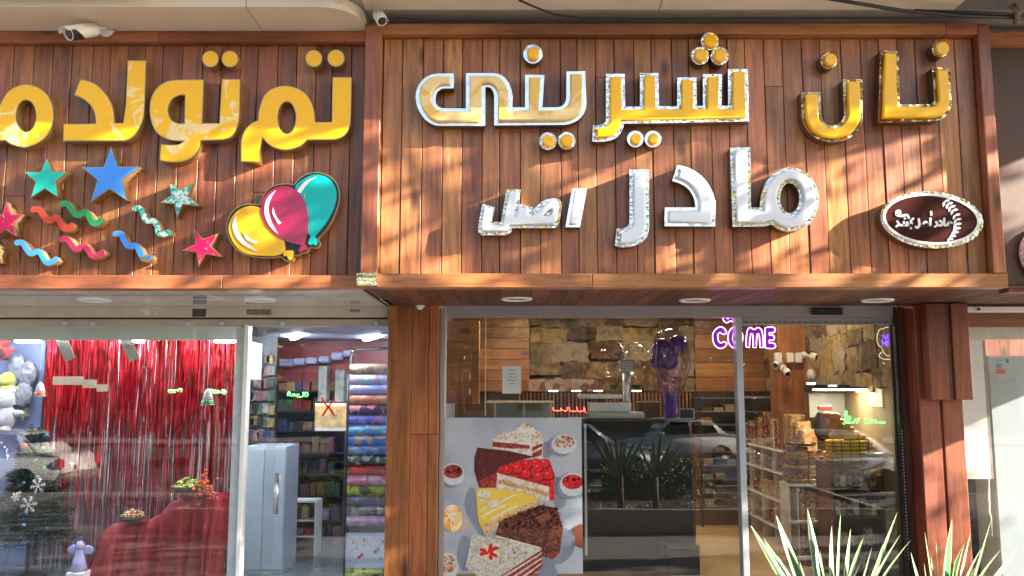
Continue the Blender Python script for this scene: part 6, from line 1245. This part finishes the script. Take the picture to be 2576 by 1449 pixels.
stuff(hedge('fallen_leaves', 'dry leaves lying on the soil of the planter', -4.9, 5.4, 1.9, 4.9, .30, .33, 3500, 4, [DRY, LG, DRY], .03, 'leaves'))
# cars parked behind the viewer (mirrored in the glass)
TYRE = mat('tyre_rubber', (.02, .02, .02), .8); RIM = mat('alloy_rim', (.5, .5, .52), .3, .8); WIN = mat('car_window', (.015, .018, .02), .05, var=.1, coat=.3); TAIL = mat('tail_light_red', (.55, .01, .01), .1, coat=.5); HEAD = mat('head_light', (.75, .78, .8), .08)
def car(x, y, L, paint, label, flip=1, H=1.42, name='parked_car', z=-.15):
    t = thing(name, label, 'car', (x, y, z), 'cars parked along the kerb'); W_ = .86
    def ext(nm, pts, w0, w1, m, y_off=0, bev=.05):
        bm = bmesh.new(); zs = [p[1] for p in pts]; zl, zh = min(zs), max(zs)
        def wd(q): return w0+(w1-w0)*(q-zl)/(zh-zl)
        A = [bm.verts.new((x+flip*(u-.5)*L, y-wd(v), z+v)) for u, v in pts]; B = [bm.verts.new((x+flip*(u-.5)*L, y+wd(v), z+v)) for u, v in pts]
        f1 = bm.faces.new(A); f2 = bm.faces.new(B[::-1]); N = len(pts)
        for i in range(N): bm.faces.new((A[(i+1) % N], A[i], B[i], B[(i+1) % N]))
        bmesh.ops.recalc_face_normals(bm, faces=bm.faces[:])
        if bev: bmesh.ops.bevel(bm, geom=list({e for f in (f1, f2) for e in f.edges}), offset=bev, segments=3, affect='EDGES')
        for f in bm.faces: f.smooth = True
        o = obj(nm, bm, m, t); return o
    body = [(.0, .35), (.0, .62), (.01, .80), (.035, .88), (.14, .92), (.22, .95), (.62, .93), (.80, .84), (.93, .74), (.985, .62), (1, .45), (1, .28), (.93, .22), (.07, .22)]
    ext('body', body, .86, .80, paint, bev=.06)
    cab = [(.13, .90), (.20, 1.18), (.235, H-.10), (.27, H-.03), (.36, H), (.50, H-.01), (.56, H-.06), (.70, .90)]
    ext('cabin', cab, .79, .60, paint, bev=.04)
    # window glass panels slightly proud of the cabin sides
    for sgn in (-1, 1):
        for u0, u1, u2, u3 in ((.205, .255, .395, .395), (.41, .41, .535, .645)):
            def pt(u, v): 
                w_ = .79+(.60-.79)*(v-.90)/(H-.90)+.012; return (x+flip*(u-.5)*L, y+sgn*w_, z+v)
            bm = bmesh.new(); vs_ = [bm.verts.new(pt(*q)) for q in ((u0, .95), (u1, H-.10), (u2, H-.09), (u3, .95))]; f = bm.faces.new(vs_); r_ = bmesh.ops.extrude_face_region(bm, geom=[f]); bmesh.ops.translate(bm, vec=(0, sgn*.004, 0), verts=[e for e in r_['geom'] if isinstance(e, bmesh.types.BMVert)]); bmesh.ops.recalc_face_normals(bm, faces=bm.faces[:]); obj('side_window', bm, WIN, t)
        for u in (.19, .80):
            c = (x+flip*(u-.5)*L, y+sgn*.80, z+.31); w2 = obj('wheel', lathe(bmesh.new(), [(.20, -.11), (.31, -.10), (.31, .10), (.20, .11)], c, 22, 'Y'), TYRE, t); obj('rim', lathe(bmesh.new(), [(.001, -.09*1), (.19, -.105), (.2, .105), (.001, .09)], c, 18, 'Y'), RIM, w2)
        bm = bx(bmesh.new(), min(x+flip*(-.505)*L, x+flip*(-.46)*L), max(x+flip*(-.505)*L, x+flip*(-.46)*L), y+sgn*.80-.09, y+sgn*.80+.09, z+.60, z+.80, .02); obj('tail_light', bm, TAIL, t)
        bm = bx(bmesh.new(), min(x+flip*.43*L, x+flip*.488*L), max(x+flip*.43*L, x+flip*.488*L), y+sgn*.72-.11, y+sgn*.72+.11, z+.58, z+.71, .02); obj('headlight', bm, HEAD, t)
        bm = bx(bmesh.new(), x+flip*.12*L-.08, x+flip*.12*L+.08, y+sgn*.92-.09, y+sgn*.92+.09, z+.92, z+1.04, .03); obj('mirror', bm, paint, t)
    for u0, v0, u1, v1 in ((.165, .97, .222, H-.13), (.675, .95, .572, H-.09)):
        bm = bmesh.new(); o_ = -.02 if u0 < .4 else .02
        vs_ = [bm.verts.new((x+flip*(u-.5)*L+flip*o_*.9, y+k*w_, z+v+.012)) for u, v, k, w_ in ((u0, v0, -1, .70), (u0, v0, 1, .70), (u1, v1, 1, .56), (u1, v1, -1, .56))]; bm.faces.new(vs_); obj('windscreen', bm, WIN, t)
    ext('bumper', [(-.012, .30), (-.012, .50), (.03, .52), (.97, .50), (1.012, .45), (1.012, .28)], .83, .84, mat('bumper_grey', (.12, .12, .12), .5), bev=.03)
    box('number_plate', x-flip*L*.512-.01, x-flip*L*.512+.01, y-.25, y+.25, z+.55, z+.66, WHITEP, t)
    return t
WC = mat('white_car_paint', (.74, .75, .74), .15, var=.02, coat=.8); BCP = mat('blue_car_paint', (.05, .15, .35), .15, var=.03, coat=.8); SC = mat('silver_car_paint', (.45, .47, .50), .2, .5, var=.03, coat=.8)
car(-9.6-2.15, -1.15, 4.3, WC, 'white sedan parked at the left behind the viewer, seen mirrored in the party shop glass', -1)
car(8.7-2.15, -1.15, 4.3, WC, 'white sedan parked at the right, its red tail light mirrored in the door pane', -1)
bpy.data.objects
car(1.9, -5.6, 4.3, SC, 'silver sedan across the lane, mirrored in the black counter glass', 1); car(-3.3, -8.6, 4.2, BCP, 'blue sedan parked farther across the street behind the viewer', 1); car(5.0, -9.0, 4.4, WC, 'white sedan parked farthest across the street behind the viewer', -1)
# trees
BARK = mat('bark', (.10, .075, .055), .9, sc=6, var=.4, bmp=.9, bsc=25)
def tree(x, y, h, r, label, seed, n=5200, z0=-.15, cols=None, zc=.62, leaf=.085, name='street_tree'):
    rr = random.Random(seed); t = thing(name, label, 'tree', (x, y, z0)); th = h*.38
    pts = [(x, y, z0), (x+.05, y, z0+th*.5), (x-.04, y+.05, z0+th)]; obj('trunk', tube(bmesh.new(), pts, [.20, .16, .13], 10), BARK, t)
    bm = bmesh.new(); ends = []
    for i in range(8):
        a = i*.785+rr.uniform(-.3, .3); e = Vector((x+math.cos(a)*r*.62, y+math.sin(a)*r*.62, z0+h*rr.uniform(.55, .85))); s_ = Vector((x, y, z0+th*rr.uniform(.8, 1))); m_ = s_.lerp(e, .5)+Vector((0, 0, .25)); tube(bm, [s_, m_, e], [.09, .06, .025], 6); ends += [e, m_]
        for j in range(2): e2 = e+Vector((rr.gauss(0, .6), rr.gauss(0, .6), rr.uniform(0, .8))); tube(bm, [m_.lerp(e, .5), e2], [.035, .012], 5); ends.append(e2)
    obj('limb', bm, BARK, t); bm = bmesh.new(); cl_ = [ends[rr.randrange(len(ends))]+Vector((rr.gauss(0, r*.25), rr.gauss(0, r*.25), rr.gauss(0, h*.08))) for i in range(70)]
    for i in range(n):
        c = cl_[rr.randrange(70)]; p = c+Vector((rr.gauss(0, r*.11), rr.gauss(0, r*.11), rr.gauss(0, r*.09))); a = Vector((rr.gauss(0, 1), rr.gauss(0, 1), rr.gauss(0, .6))).normalized()*leaf*rr.uniform(.7, 1.4); b = a.cross(Vector((rr.gauss(0, 1), rr.gauss(0, 1), rr.gauss(0, 1)))).normalized()*leaf*.5
        f = bm.faces.new([bm.verts.new(v) for v in (p-a, p+b, p+a, p-b)]); f.material_index = rr.randrange(3)
    stuff(obj('crown', bm, cols or [LG, MG, DK], t)); return t
tree(-7.5, -3.4, 7.0, 2.6, 'leafy street tree at the far left behind the viewer', 1); tree(-1.8, -12.5, 6.0, 2.4, 'leafy tree across the street behind the middle of the road', 2); tree(5.8, -13, 6.5, 2.8, 'leafy tree across the street on the right', 3); tree(-10, -14, 7, 3, 'leafy tree across the street on the far left', 4); tree(13.5, -14, 7.5, 3, 'leafy tree across the street on the far right', 6)
# shade tree that dapples the sunlight on the signs
st = thing('shade_tree', 'tall plane tree right of the shops whose foliage dapples the sun on the signs', 'tree', (11, 4.2, 0)); rr = random.Random(77)
def shade(px, py):     # wanted share of shade over the facade
    s = .70
    def g(cx, cy, rx, ry, a): return a*math.exp(-((px-cx)/rx)**2-((py-cy)/ry)**2)
    if py < 400: s += .22*(1-max(0, py-330)/70)
    s += g(450, 200, 600, 260, .35)+g(1300, 620, 130, 45, .3)+g(1500, 580, 200, 30, .35)+g(1650, 250, 350, 140, .15)
    s -= g(1030, 470, 110, 150, 1.1)+g(1230, 480, 220, 45, 1.0)+g(1750, 450, 180, 50, .75)+g(1500, 680, 450, 45, .75)+g(2200, 520, 330, 170, .5)+g(2420, 250, 70, 170, .4)+g(2000, 520, 80, 100, .3)+g(120, 450, 130, 22, .6)+g(470, 640, 110, 40, .5)+g(800, 650, 130, 50, .55)+g(2100, 200, 300, 60, .25)+g(2350, 640, 150, 60, .4)+g(350, 700, 300, 18, .5)
    s = .70+(s-.70)*1.35
    if py > 735: s = .93
    return s
bm = bmesh.new(); LN = 0
for i in range(2300):
    px, py = rr.uniform(-150, 2750), rr.uniform(-10, 1500 if i % 3 == 0 else 760); c = P(px, py, 7.3 if py < 735 else 9.0); 
    sh_ = shade(px, py)
    if rr.random() > max(0.0, sh_)**1.3: continue
    dist = 12.5+1.2*math.sin(px*.004+py*.003)+rr.uniform(-.8, .8)+max(0, (600-px)/400)
    p0 = c+SUN*dist
    for k in range(rr.choice((1, 1, 2))):
        p = p0+Vector((rr.gauss(0, .4)*.2, rr.gauss(0, .1), rr.gauss(0, .07)))+SUN*rr.gauss(0, .6); a = Vector((rr.gauss(0, 1), rr.gauss(0, 1), rr.gauss(0, .7))).normalized()*.10*rr.uniform(.6, 1.4); b = a.cross(Vector((rr.gauss(0, 1), rr.gauss(0, 1), rr.gauss(0, 1)))).normalized()*.06
        f = bm.faces.new([bm.verts.new(v) for v in (p-a, p+b, p+a, p-b)]); f.material_index = rr.randrange(3)
for i in range(420):  # extra leaves added to keep direct sun off the cake poster
    p = P(rr.uniform(960, 1500), rr.uniform(1080, 1570), 9.0)+SUN*rr.uniform(14, 17); a = Vector((rr.gauss(0, 1), rr.gauss(0, 1), rr.gauss(0, .7))).normalized()*.17*rr.uniform(.6, 1.4); b = a.cross(Vector((rr.gauss(0, 1), rr.gauss(0, 1), rr.gauss(0, 1)))).normalized()*.10
    f = bm.faces.new([bm.verts.new(v) for v in (p-a, p+b, p+a, p-b)]); f.material_index = rr.randrange(3)
for i in range(3000):  # extra leaves added to shade the pavement mirrored in the glass
    gx_, gy_ = rr.uniform(-9, 8), rr.uniform(.5, 9)
    if (-3 < gx_ < 5.5 and 3.6 < gy_ < 7.0) or (-1.8 < gx_ < 5.5 and 1.6 < gy_ < 7): continue
    p = Vector((gx_, gy_, 0))+SUN*rr.uniform(13.5, 15.5); a = Vector((rr.gauss(0, 1), rr.gauss(0, 1), rr.gauss(0, .7))).normalized()*.2*rr.uniform(.6, 1.4); b = a.cross(Vector((rr.gauss(0, 1), rr.gauss(0, 1), rr.gauss(0, 1)))).normalized()*.12
    f = bm.faces.new([bm.verts.new(v) for v in (p-a, p+b, p+a, p-b)]); f.material_index = rr.randrange(3)
stuff(obj('crown', bm, [LG, MG, DK], st))

obj('trunk', tube(bmesh.new(), [(11, 4.2, 0), (11.1, 4.2, 3), (10.9, 4.2, 5.5), (10.8, 4.1, 7.5)], [.26, .22, .17, .10], 12), BARK, st)
for e in ((6.5, 4.6, 7.2), (8.2, 4.3, 8.2), (13.5, 4.0, 7.8), (15.5, 3.9, 7.5), (9.3, 4.0, 9.2), (12, 4.0, 9)): obj('limb', tube(bmesh.new(), [(11, 4.2, 4.6), ((11+e[0])/2, 4.2, (5+e[2])/2+.3), e], [.12, .08, .03], 7), BARK, st)
# far side buildings
FBM = [mat('brick_ochre', (.34, .24, .15), .85, sc=3, var=.2, bmp=.3), mat('render_grey', (.36, .35, .32), .8, sc=2, var=.12), mat('brick_brown', (.24, .13, .08), .85, sc=3, var=.2)]
for i, (x0, x1, h, m, l) in enumerate(((-34, -13, 9.5, 0, 'ochre brick building across the street at the left behind the viewer'), (-12.6, 4, 7.8, 1, 'grey rendered building across the street behind the viewer'), (4.4, 18, 9.0, 2, 'brown brick building across the street at the right behind the viewer'), (18.5, 38, 8.0, 1, 'low grey building at the far right across the street'))):
    t = thing('far_building', l, 'building', ((x0+x1)/2, -30, 0)); box('wall', x0, x1, -38, -28, 0, h, FBM[m], t); box('cornice', x0-.1, x1+.1, -28.25, -27.99, h, h+.3, CONC, t)
    x = x0+1.2
    while x < x1-2:
        for z in (1.0, 4.6):
            f = box('window', x, x+1.5, -27.995, -27.95, z, z+(2.4 if z > 3 else 2.2), ALU, t); box('pane', x+.08, x+1.42, -27.945, -27.94, z+.08, z+2.1, WIN, f)
        x += 2.9
